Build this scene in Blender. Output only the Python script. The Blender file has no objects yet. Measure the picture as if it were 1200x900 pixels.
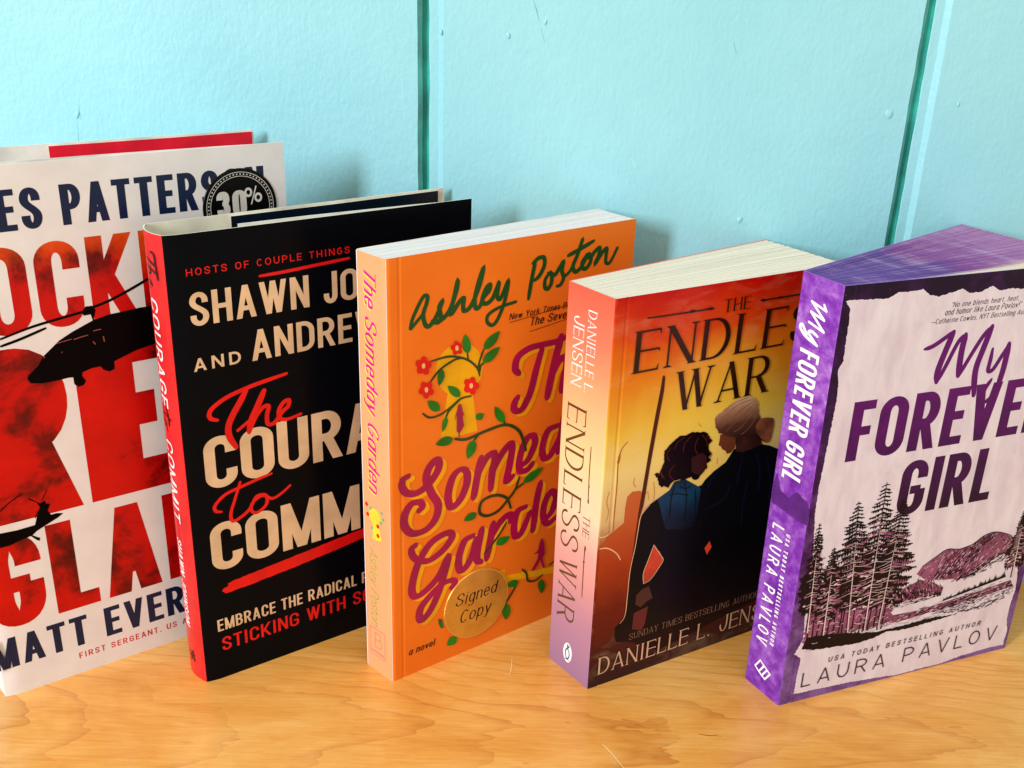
import bpy, bmesh, math, random
from mathutils import Vector, Matrix
from mathutils.geometry import delaunay_2d_cdt, tessellate_polygon
R = math.radians
random.seed(7)
SC = bpy.context.scene
COL = SC.collection

# ------------------------------------------------------------------ camera
PITCH, ROLL = R(22.76), R(1.89)
cam_data = bpy.data.cameras.new('camera')
cam_data.sensor_width = 36.0
cam_data.lens = 36.0 * 1221.4 / 1200.0
cam_data.clip_start, cam_data.clip_end = 0.01, 50
cam = bpy.data.objects.new('camera', cam_data)
COL.objects.link(cam)
fwd = Vector((0, math.cos(PITCH), -math.sin(PITCH)))
up0 = Vector((0, math.sin(PITCH), math.cos(PITCH)))
rt0 = Vector((1, 0, 0))
rt = rt0 * math.cos(ROLL) + up0 * math.sin(ROLL)
up = up0 * math.cos(ROLL) - rt0 * math.sin(ROLL)
M = Matrix((rt, up, -fwd)).transposed().to_4x4()
M.translation = Vector((0, 0, 0.3279))
cam.matrix_world = M
SC.camera = cam

# ------------------------------------------------------------------ world and lamps (indoor light: a window on the left, a warm dim room)
w = bpy.data.worlds.new('World'); SC.world = w; w.use_nodes = True
bg = w.node_tree.nodes['Background']
bg.inputs[0].default_value = (1.0, 0.90, 0.71, 1); bg.inputs[1].default_value = 0.56

def area(name, loc, target, sx, sy, power, color):
    l = bpy.data.lights.new(name, 'AREA'); l.shape = 'RECTANGLE'; l.size = sx; l.size_y = sy
    l.energy = power; l.color = color
    o = bpy.data.objects.new(name, l); COL.objects.link(o)
    d = Vector(target) - Vector(loc)
    o.location = loc; o.rotation_euler = d.to_track_quat('-Z', 'Y').to_euler()
    return o
area('window_light', (-1.33, -0.95, 0.80), (0.02, 0.48, 0.13), 0.28, 0.70, 31, (0.92, 0.95, 1.0))
area('ceiling_light', (0.05, 0.05, 1.75), (0.05, 0.45, 0.0), 1.1, 0.8, 5.0, (1.0, 0.92, 0.80))

SC.view_settings.view_transform = 'Standard'
SC.view_settings.look = 'None'
SC.view_settings.exposure = 0.38
SC.view_settings.gamma = 1.0

# ------------------------------------------------------------------ materials
def lin(c):
    def f(x):
        x /= 255.0
        return x / 12.92 if x <= 0.04045 else ((x + 0.055) / 1.055) ** 2.4
    return (f(c[0]), f(c[1]), f(c[2]), 1)
MATS = {}
class NT:
    def __init__(s, name, rough=0.5, spec=0.5, coat=0.0):
        s.m = bpy.data.materials.new(name); s.m.use_nodes = True
        s.t = s.m.node_tree; s.b = s.t.nodes['Principled BSDF']
        s.b.inputs['Roughness'].default_value = rough
        s.b.inputs['Specular IOR Level'].default_value = spec
        s.b.inputs['Coat Weight'].default_value = coat
        s.b.inputs['Coat Roughness'].default_value = 0.2
        MATS[name] = s.m
    def n(s, typ, **kw):
        x = s.t.nodes.new(typ)
        for k, v in kw.items():
            if k.startswith('i_'): x.inputs[int(k[2:])].default_value = v
            else: setattr(x, k, v)
        return x
    def l(s, a, b): s.t.links.new(a, b)
    def col(s, out): s.l(out, s.b.inputs['Base Color'])
    def coord(s, kind='UV', scale=(1, 1, 1), loc=(0, 0, 0), rot=(0, 0, 0)):
        tc = s.n('ShaderNodeTexCoord'); mp = s.n('ShaderNodeMapping')
        mp.inputs['Scale'].default_value = scale; mp.inputs['Location'].default_value = loc; mp.inputs['Rotation'].default_value = rot
        s.l(tc.outputs[kind], mp.inputs[0]); return mp.outputs[0]
    def noise(s, vec, scale, detail=4, rough=0.55, dist=0.0):
        x = s.n('ShaderNodeTexNoise'); x.inputs['Scale'].default_value = scale; x.inputs['Detail'].default_value = detail
        x.inputs['Roughness'].default_value = rough; x.inputs['Distortion'].default_value = dist
        s.l(vec, x.inputs['Vector']); return x.outputs['Fac']
    def ramp(s, fac, stops, interp='LINEAR'):
        x = s.n('ShaderNodeValToRGB'); e = x.color_ramp.elements; x.color_ramp.interpolation = interp
        while len(e) < len(stops): e.new(0.5)
        for k, (p, c) in enumerate(stops): e[k].position = p; e[k].color = lin(c) if len(c) == 3 else c
        s.l(fac, x.inputs[0]); return x.outputs[0]
    def mix(s, fac, a, b, mode='MIX'):
        x = s.n('ShaderNodeMix', data_type='RGBA', blend_type=mode)
        for sock, v in ((x.inputs[0], fac), (x.inputs[6], a), (x.inputs[7], b)):
            if hasattr(v, 'is_linked'): s.l(v, sock)
            elif sock == x.inputs[0]: sock.default_value = v
            else: sock.default_value = lin(v)
        return x.outputs[2]
    def math(s, op, a, b=0.0, c=0.0):
        x = s.n('ShaderNodeMath', operation=op)
        for k, v in enumerate((a, b, c)):
            if hasattr(v, 'is_linked'): s.l(v, x.inputs[k])
            else: x.inputs[k].default_value = v
        return x.outputs[0]
    def sep(s, vec):
        x = s.n('ShaderNodeSeparateXYZ'); s.l(vec, x.inputs[0]); return x.outputs
    def bump(s, h, strength=0.2, dist=0.001):
        x = s.n('ShaderNodeBump'); x.inputs['Strength'].default_value = strength; x.inputs['Distance'].default_value = dist
        s.l(h, x.inputs['Height']); s.l(x.outputs[0], s.b.inputs['Normal'])

def ink(name, c, rough=0.4, spec=0.28, var=0.06, coat=0.0):
    """printed colour with a faint unevenness"""
    a = NT(name, rough, spec, coat)
    v = a.coord('Object')
    nz = a.noise(v, 60, 3)
    d = tuple(max(0, k * (1 - var * 1.5)) for k in c); e = tuple(min(255, k * (1 + var)) for k in c)
    a.col(a.ramp(nz, [(0.3, d), (0.7, e)])); return a

# UV unit: 100 mm, so v = 1.0 is 100 mm above the desk
def vgrad(name, stops, H, rough=0.35, spec=0.5, nscale=3.0, namp=0.06, u_amp=0.0, coat=0.0):
    a = NT(name, rough, spec, coat); uv = a.coord('UV'); s = a.sep(uv)
    nz = a.noise(uv, nscale, 5, 0.6)
    f = a.math('MULTIPLY_ADD', nz, namp * 2, -namp)
    v = a.math('ADD', a.math('DIVIDE', s[1], H / 100.0), f)
    if u_amp: v = a.math('MULTIPLY_ADD', s[0], u_amp, v)
    a.col(a.ramp(v, stops)); return a

ink('white_jacket', (230, 228, 231), 0.34, 0.35, 0.02)
ink('navy_ink', (14, 30, 66), 0.3)
a = NT('red_smoke_ink', 0.35, 0.25); uv = a.coord('UV', (1, 1.0, 1)); s = a.sep(uv)
n1 = a.noise(uv, 2.4, 9, 0.62, 0.25); v = a.math('MULTIPLY', s[1], 0.4)
lowdark = a.ramp(s[1], [(0.60, (255, 255, 255)), (0.90, (20, 20, 20)), (1.25, (170, 170, 170)), (1.45, (240, 240, 240))])
smoke = a.ramp(n1, [(0.34, (48, 2, 4)), (0.42, (120, 3, 5)), (0.49, (192, 5, 5)), (0.74, (220, 12, 6))])
top = a.ramp(a.math('ADD', a.math('DIVIDE', s[1], 2.44), a.math('MULTIPLY_ADD', n1, 0.3, -0.15)), [(0.80, (0, 0, 0)), (0.90, (255, 255, 255))])
c1 = a.mix(top, smoke, (228, 90, 14)); a.col(c1)
ink('heli_black', (6, 2, 4), 0.4, 0.05)
ink('heli_glint', (150, 70, 70), 0.35)
ink('sticker_black', (5, 6, 9), 0.3, 0.15)
ink('sticker_white', (215, 212, 208), 0.4)
ink('red_small', (196, 30, 36), 0.35)
ink('coral_red', (236, 22, 52), 0.35)
ink('paper_white', (240, 238, 232), 0.6, 0.3)
ink('paper_cream', (236, 232, 216), 0.6, 0.3)
ink('jacket_black', (3, 6, 13), 0.28, 0.07, 0.1)
ink('jacket_navy', (8, 22, 38), 0.25, 0.5, 0.1)
ink('jacket_red', (206, 34, 38), 0.34, 0.4)
ink('cream_ink', (226, 194, 158), 0.35)
ink('red_ink', (226, 20, 22), 0.32)
ink('spine_white', (246, 232, 236), 0.35)
ink('spine_black', (52, 10, 14), 0.35)
a = NT('orange_cover', 0.36, 0.25); uv = a.coord('UV'); nz = a.noise(uv, 2.2, 4); a.col(a.ramp(nz, [(0.3, (238, 116, 24)), (0.7, (244, 130, 36))]))
a = NT('peach_sheen_spine', 0.4, 0.5); uv = a.coord('UV'); nz = a.noise(uv, 2.5, 4); a.col(a.ramp(nz, [(0.3, (232, 156, 108)), (0.7, (236, 166, 118))]))  # orange paled to peach: window sheen on the spine put into the colour
ink('green_ink', (8, 78, 30), 0.4)
ink('leaf_green', (12, 122, 22), 0.4, 0.4, 0.15)
ink('vine_green', (34, 66, 22), 0.4, 0.4, 0.15)
ink('magenta_ink', (166, 8, 78), 0.36, 0.4, 0.08)
ink('gold_ink', (244, 172, 14), 0.36)
ink('keyhole_yellow', (238, 178, 8), 0.36)
ink('flower_red', (222, 22, 22), 0.36)
ink('peach_dot', (246, 196, 120), 0.4)
ink('black_ink', (28, 20, 16), 0.4)
a = NT('gold_foil', 0.34, 0.5); a.b.inputs['Metallic'].default_value = 0.55; uv = a.coord('UV'); nz = a.noise(uv, 9, 3); a.col(a.ramp(nz, [(0.3, (208, 154, 54)), (0.7, (230, 180, 76))]))
ink('foil_edge', (226, 178, 96), 0.3)
ink('spine_pink', (214, 20, 140), 0.4)
ink('spine_yellow', (246, 214, 60), 0.4)
ink('spine_green', (120, 160, 60), 0.45)
ink('spine_teal', (90, 180, 130), 0.45)
ink('rose_line', (236, 120, 110), 0.45)
a = NT('sunset_cover', 0.34, 0.22); uv = a.coord('UV'); sx = a.sep(uv); nz = a.noise(uv, 3.2, 6, 0.6, 0.6)
vv = a.math('ADD', a.math('DIVIDE', sx[1], 1.967), a.math('MULTIPLY_ADD', nz, 0.14, -0.07))
sky = a.ramp(vv, [(0.0, (44, 14, 26)), (0.10, (70, 16, 20)), (0.28, (118, 26, 14)), (0.40, (158, 50, 22)), (0.47, (222, 186, 130)), (0.58, (240, 214, 136)), (0.68, (236, 192, 66)), (0.80, (228, 130, 22)), (0.90, (212, 66, 10)), (1.0, (190, 10, 5))])
du = a.math('SUBTRACT', sx[0], 0.62); dv = a.math('MULTIPLY', a.math('SUBTRACT', sx[1], 1.22), 0.75)
rr2 = a.math('ADD', a.math('MULTIPLY', du, du), a.math('MULTIPLY', dv, dv)); glow = a.ramp(rr2, [(0.0, (200, 200, 200)), (0.18, (0, 0, 0))])
wisp = a.ramp(a.noise(a.coord('UV', (2.2, 5, 1), (3, 1, 0), (0, 0, R(20))), 1.6, 6, 0.62, 1.0), [(0.50, (0, 0, 0)), (0.72, (90, 90, 90))])
a.col(a.mix(wisp, a.mix(glow, sky, (246, 214, 74)), (250, 226, 176)))
vgrad('sunset_spine', [(0.0, (146, 110, 146)), (0.16, (170, 124, 148)), (0.27, (204, 142, 142)), (0.36, (220, 160, 150)), (0.46, (236, 204, 172)), (0.60, (238, 202, 148)), (0.76, (240, 166, 118)), (0.88, (236, 120, 92)), (1.0, (230, 92, 72))], 196.7, 0.36, 0.5, 3.5, 0.04)  # cover gradient lifted paler, gloss on the spine painted into the stops
ink('bronze_ink', (46, 20, 8), 0.34, 0.3, 0.25)
ink('spine_bronze', (96, 66, 34), 0.35)
ink('tan_ink', (214, 176, 146), 0.38)
ink('dim_tan_ink', (140, 104, 84), 0.4)
ink('spear_brown', (78, 24, 12), 0.4)
ink('spear_tan', (184, 112, 56), 0.4)
vgrad('hooded_orange', [(0.0, (56, 14, 18)), (0.22, (110, 26, 14)), (0.34, (170, 58, 20)), (0.46, (196, 92, 44)), (0.6, (200, 110, 60))], 196.7, 0.35, 0.2, 6, 0.05)
vgrad('cloak_black', [(0.0, (44, 14, 22)), (0.14, (20, 10, 14)), (0.3, (8, 8, 12)), (0.55, (10, 10, 18)), (0.7, (16, 14, 24))], 196.7, 0.33, 0.12, 6, 0.05)
vgrad('blue_top', [(0.38, (7, 8, 14)), (0.44, (6, 36, 60)), (0.495, (10, 60, 94)), (0.535, (6, 34, 50))], 196.7, 0.33, 0.2, 8, 0.06)
ink('hair_dark', (12, 4, 4), 0.35, 0.12, 0.3)
vgrad('hair_fair', [(0.595, (34, 18, 20)), (0.64, (92, 52, 44)), (0.672, (170, 122, 96)), (0.712, (224, 188, 156))], 196.7, 0.4, 0.4, 14, 0.012)
ink('nape_brown', (58, 30, 28), 0.4, 0.2, 0.3)
ink('bun_brown', (150, 84, 62), 0.4, 0.2, 0.25)
ink('fold_blue', (16, 20, 52), 0.4, 0.15)
ink('fold_dark', (4, 16, 28), 0.4, 0.15)
ink('curl_red', (92, 24, 20), 0.4, 0.2)
ink('faint_gold', (206, 150, 66), 0.4, 0.2)
ink('hair_shade', (158, 112, 90), 0.4, 0.4, 0.2)
ink('face_shade', (108, 56, 34), 0.4, 0.4, 0.15)
ink('face_dim', (52, 18, 16), 0.4)
ink('gap_red', (212, 70, 36), 0.36, 0.4, 0.12)
ink('gap_maroon', (104, 34, 40), 0.4)
ink('hand_brown', (74, 40, 34), 0.4)
ink('rim_cream', (240, 196, 160), 0.4)
ink('logo_white', (246, 246, 246), 0.4)
ink('logo_dark', (70, 84, 110), 0.4)
a = NT('violet_border', 0.36, 0.2); uv = a.coord('UV'); s = a.sep(uv)
n1 = a.noise(uv, 7, 6, 0.65); n2 = a.noise(uv, 60, 3, 0.7)
g = a.math('ADD', a.math('MULTIPLY', n1, 0.8), a.math('MULTIPLY', a.math('SUBTRACT', 1.0, a.math('DIVIDE', s[1], 2.08)), 0.42))
base = a.ramp(g, [(0.40, (24, 4, 40)), (0.60, (58, 18, 76)), (0.72, (92, 52, 116)), (0.86, (128, 92, 160))])
sp = a.ramp(n2, [(0.66, (0, 0, 0)), (0.74, (120, 60, 120))]); a.col(a.mix(1.0, base, sp, 'ADD'))
a = NT('torn_paper', 0.5, 0.4); uv = a.coord('UV'); n1 = a.noise(uv, 5, 6, 0.6, 1.2)
st = a.coord('UV', (5, 1.8, 1), rot=(0, 0, R(14))); n2 = a.noise(st, 2.2, 5, 0.6, 0.5)
c1 = a.ramp(n2, [(0.30, (210, 198, 217)), (0.55, (224, 216, 232)), (0.75, (231, 226, 240))])
a.col(a.mix(a.ramp(n1, [(0.5, (0, 0, 0)), (0.75, (120, 120, 120))]), c1, (196, 164, 182))); a.bump(n2, 0.22, 0.0006)
a = NT('plum_ink', 0.36, 0.2); uv = a.coord('UV'); s = a.sep(uv); n1 = a.noise(uv, 9, 5, 0.6)
a.col(a.ramp(a.math('ADD', a.math('MULTIPLY', n1, 0.6), a.math('MULTIPLY_ADD', s[1], 0.9, -1.0)), [(0.15, (36, 4, 44)), (0.45, (70, 8, 84)), (0.75, (96, 14, 108))])) 
ink('plum_small', (48, 14, 50), 0.4)
ink('engrave_black', (16, 4, 15), 0.4, 0.15)
ink('engrave_mauve', (132, 72, 106), 0.45, 0.3, 0.2)
ink('engrave_pale', (220, 192, 202), 0.45, 0.4, 0.08)
a = NT('violet_spine', 0.4, 0.35); uv = a.coord('UV'); n1 = a.noise(uv, 13, 8, 0.72, 0.3); n2 = a.noise(uv, 3.4, 4)
a.col(a.ramp(a.math('ADD', a.math('MULTIPLY', n1, 0.6), a.math('MULTIPLY', n2, 0.4)), [(0.36, (84, 18, 138)), (0.47, (122, 52, 172)), (0.56, (150, 92, 194)), (0.66, (188, 150, 216))]))
ink('violet_dark', (84, 34, 120), 0.4, 0.4, 0.2)
ink('edge_violet', (170, 130, 214), 0.5)

def paper_edge(name, stops, fine, streak=0.6):
    a = NT(name, 0.65, 0.25); v = a.coord('UV', (0.5, fine, 1)); n1 = a.noise(v, 1.0, 6, 0.7)
    v2 = a.coord('UV', (0.5, fine * 0.14, 1), (4, 2, 0)); n2 = a.noise(v2, 1.0, 4, 0.6)
    f = a.math('ADD', a.math('MULTIPLY', n1, streak), a.math('MULTIPLY', n2, 1 - streak))
    a.col(a.ramp(f, stops)); a.bump(n1, 0.35, 0.0006); return a
paper_edge('pages_white', [(0.34, (206, 204, 206)), (0.50, (230, 229, 232)), (0.68, (242, 242, 246))], 60)
paper_edge('pages_cream', [(0.30, (204, 194, 176)), (0.46, (232, 226, 212)), (0.7, (242, 238, 228))], 55)
# sprayed violet page edges: v = position through the block (0 front, 1 back), u = distance from the spine
a = NT('pages_violet', 0.55, 0.35); uv = a.coord('UV'); s = a.sep(uv)
v = a.coord('UV', (0.9, 30, 1)); n1 = a.noise(v, 1.0, 6, 0.72)
v2 = a.coord('UV', (1.6, 5, 1), (3, 1, 0)); n2 = a.noise(v2, 1.4, 4, 0.6, 0.4)
v3 = a.coord('UV', (9, 1.0, 1), (1, 5, 0)); n3 = a.noise(v3, 1.2, 4, 0.6, 0.3)
tint = a.ramp(a.math('ADD', a.math('MULTIPLY', s[0], 0.62), a.math('MULTIPLY_ADD', n2, 0.5, -0.25)), [(0.10, (104, 74, 160)), (0.32, (100, 66, 150)), (0.42, (132, 68, 150)), (0.75, (170, 116, 176))])
pale = a.ramp(a.math('ADD', a.math('MULTIPLY', n1, 0.7), a.math('MULTIPLY', n3, 0.42)), [(0.56, (0, 0, 0)), (0.74, (255, 255, 255))])
c1 = a.mix(a.math('MULTIPLY', pale, 0.6), tint, (206, 180, 214))
bare = a.math('SUBTRACT', a.math('MULTIPLY_ADD', n1, 0.30, a.math('MULTIPLY', s[0], 0.34)), a.math('MULTIPLY', s[1], 1.35))
bf = a.ramp(bare, [(0.22, (0, 0, 0)), (0.34, (255, 255, 255))])
a.col(a.mix(bf, c1, (226, 214, 196))); a.bump(n1, 0.4, 0.0006)

# painted boards
a = NT('aqua_paint', 0.42, 0.45)
v = a.coord('Object', (1, 1, 1)); n1 = a.noise(v, 9, 6, 0.6); a.col(a.ramp(n1, [(0.3, (141, 204, 218)), (0.7, (152, 213, 225))]))
vs = a.coord('Object', (1, 1, 0.62)); h1 = a.noise(vs, 520, 3, 0.55); vs2 = a.coord('Object', (1, 1, 0.12)); h2 = a.noise(vs2, 300, 3, 0.5); h3 = a.noise(v, 95, 3, 0.5)
h = a.math('ADD', a.math('ADD', a.math('MULTIPLY', h1, 0.55), a.math('MULTIPLY', h2, 0.22)), a.math('MULTIPLY', h3, 0.7)); a.bump(h, 0.31, 0.0014)
ink('groove_green', (58, 170, 160), 0.6, 0.15, 0.12)  # aqua paint darkened: shade inside the groove put into the colour
ink('paint_pale', (206, 238, 240), 0.4, 0.3)
ink('groove_edge', (92, 178, 178), 0.5, 0.3, 0.12)  # shade of the groove's left bevel as colour; also tints paint cracks
# honey maple
a = NT('maple', 0.34, 0.45, 0.5); a.b.inputs['Coat Roughness'].default_value = 0.13
v = a.coord('Object', (1.0, 1.0, 1.0)); xyz = a.sep(v)
wob = a.noise(a.coord('Object', (9, 26, 1)), 1.0, 4, 0.55, 0.4); wob2 = a.noise(a.coord('Object', (3, 3, 1), (2.3, 0.7, 0)), 1.0, 2, 0.5)
dy = a.math('ADD', a.math('SUBTRACT', xyz[1], 0.372), a.math('MULTIPLY_ADD', wob2, 0.06, -0.03))
cath = a.math('ADD', xyz[0], a.math('MULTIPLY', a.math('MULTIPLY', dy, dy), 95.0))
cath = a.math('ADD', a.math('MULTIPLY', cath, 17.0), a.math('MULTIPLY', wob, 3.4))
ring = a.math('FRACT', cath)
line = a.ramp(ring, [(0.0, (0, 0, 0)), (0.72, (70, 70, 70)), (0.955, (215, 215, 215)), (0.98, (255, 255, 255)), (1.0, (0, 0, 0))])
fib = a.noise(a.coord('Object', (20, 330, 1)), 2.2, 7, 0.75); mott = a.noise(a.coord('Object', (7, 16, 1)), 1.7, 5, 0.62, 0.6)
c1 = a.ramp(a.math('ADD', a.math('MULTIPLY', fib, 0.42), a.math('MULTIPLY', mott, 0.58)), [(0.33, (206, 136, 54)), (0.48, (226, 163, 78)), (0.62, (238, 187, 108))])
mk = a.ramp(a.noise(a.coord('Object', (11, 30, 1), (5, 3, 0)), 1.0, 3, 0.6), [(0.36, (0, 0, 0)), (0.66, (255, 255, 255))])
lf = a.math('MULTIPLY', line, a.math('MULTIPLY_ADD', mk, 0.52, 0.14))
c2 = a.mix(lf, c1, (176, 98, 34))
fleck = a.ramp(a.noise(a.coord('Object', (90, 520, 1)), 1.0, 2, 0.5), [(0.68, (0, 0, 0)), (0.76, (255, 255, 255))])
c3 = a.mix(a.math('MULTIPLY', fleck, 0.22), c2, (164, 92, 38)); a.col(c3); a.bump(fib, 0.06, 0.0005)
rr = a.math('MULTIPLY_ADD', mott, 0.2, 0.24); a.l(rr, a.b.inputs['Roughness'])
ink('scratch_pale', (246, 214, 158), 0.5)
ink('gouge_dark', (164, 92, 38), 0.6)

# ------------------------------------------------------------------ object helpers
def link(name, me, parent=None, **props):
    o = bpy.data.objects.new(name, me); COL.objects.link(o)
    if parent: o.parent = parent
    for k, v in props.items(): o[k] = v
    return o
def empty(name, loc, rz, **props):
    o = bpy.data.objects.new(name, None); o.empty_display_size = 0.02
    COL.objects.link(o); o.location = loc; o.rotation_euler = (0, 0, rz)
    for k, v in props.items(): o[k] = v
    return o
def mesh(name, verts, faces, mat, uvs=None, smooth=False, mats=None, fm=None):
    me = bpy.data.meshes.new(name); me.from_pydata([tuple(v) for v in verts], [], faces)
    for m in (mats or [mat]): me.materials.append(MATS[m])
    if uvs is not None:
        ul = me.uv_layers.new(name='UVMap')
        for lp in me.loops: ul.data[lp.index].uv = uvs[lp.vertex_index]
    if fm:
        for p, k in zip(me.polygons, fm): p.material_index = k
    if smooth:
        for p in me.polygons: p.use_smooth = True
    me.update(); return me

def sheet(path, t, z0, z1, mat, u0=0.0, edge=None, lean=0.0, nz=1, side=1):
    """a card of thickness t following a plan path (mm), its outer face on the path; returns mesh in metres.  t>0 thickens to the left of the path."""
    n = len(path); nor = []
    for i in range(n):
        a = Vector(path[max(0, i - 1)]); b = Vector(path[min(n - 1, i + 1)]); d = (b - a).normalized(); nor.append(Vector((-d.y, d.x)))
    L = [0.0]
    for i in range(1, n): L.append(L[-1] + (Vector(path[i]) - Vector(path[i - 1])).length)
    V, U, F, K = [], [], [], []
    for i in range(n):
        p = Vector(path[i]); q = p + nor[i] * t
        for pt in (p, q):
            for z in (z0, z1):
                zz = (z - z0) / (z1 - z0)
                V.append((pt.x / 1000 , pt.y / 1000 + lean * zz / 1000, z / 1000)); U.append(((u0 + L[i]) / 100, z / 100))
    for i in range(n - 1):
        a = 4 * i; b = a + 4   # a+0 outer low, +1 outer high, +2 inner low, +3 inner high
        F += [(a, b, b + 1, a + 1), (a + 3, b + 3, b + 2, a + 2), (a + 1, b + 1, b + 3, a + 3), (a + 2, b + 2, b, a)]; K += [0, 1, 1, 1]
    F += [(0, 1, 3, 2), (4 * n - 4, 4 * n - 2, 4 * n - 1, 4 * n - 3)]; K += [0, 0]
    return mesh('sheet', V, F, mat, U, mats=[mat, edge or mat], fm=K)

# ------------------------------------------------------------------ lettering: stroke alphabets
def q_v(p, e, n=7):   # quarter ellipse leaving vertically, arriving horizontally
    return [(p[0] + (e[0] - p[0]) * (1 - math.cos(t * math.pi / 2 / n)), p[1] + (e[1] - p[1]) * math.sin(t * math.pi / 2 / n)) for t in range(1, n + 1)]
def q_h(p, e, n=7):
    return [(p[0] + (e[0] - p[0]) * math.sin(t * math.pi / 2 / n), p[1] + (e[1] - p[1]) * (1 - math.cos(t * math.pi / 2 / n))) for t in range(1, n + 1)]
def q_c(p, e, n=10):
    x1, y1, x2, y2, x, y = e; out = []
    for i in range(1, n + 1):
        t = i / n; m = 1 - t
        out.append((m**3 * p[0] + 3*m*m*t*x1 + 3*m*t*t*x2 + t**3*x, m**3 * p[1] + 3*m*m*t*y1 + 3*m*t*t*y2 + t**3*y))
    return out
def path(*tok):
    pts = []
    for k in tok:
        if k[0] == 'v': pts += q_v(pts[-1], k[1:])
        elif k[0] == 'h': pts += q_h(pts[-1], k[1:])
        elif k[0] == 'c': pts += q_c(pts[-1], k[1:])
        else: pts.append(k)
    return pts
X = 0.70
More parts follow.
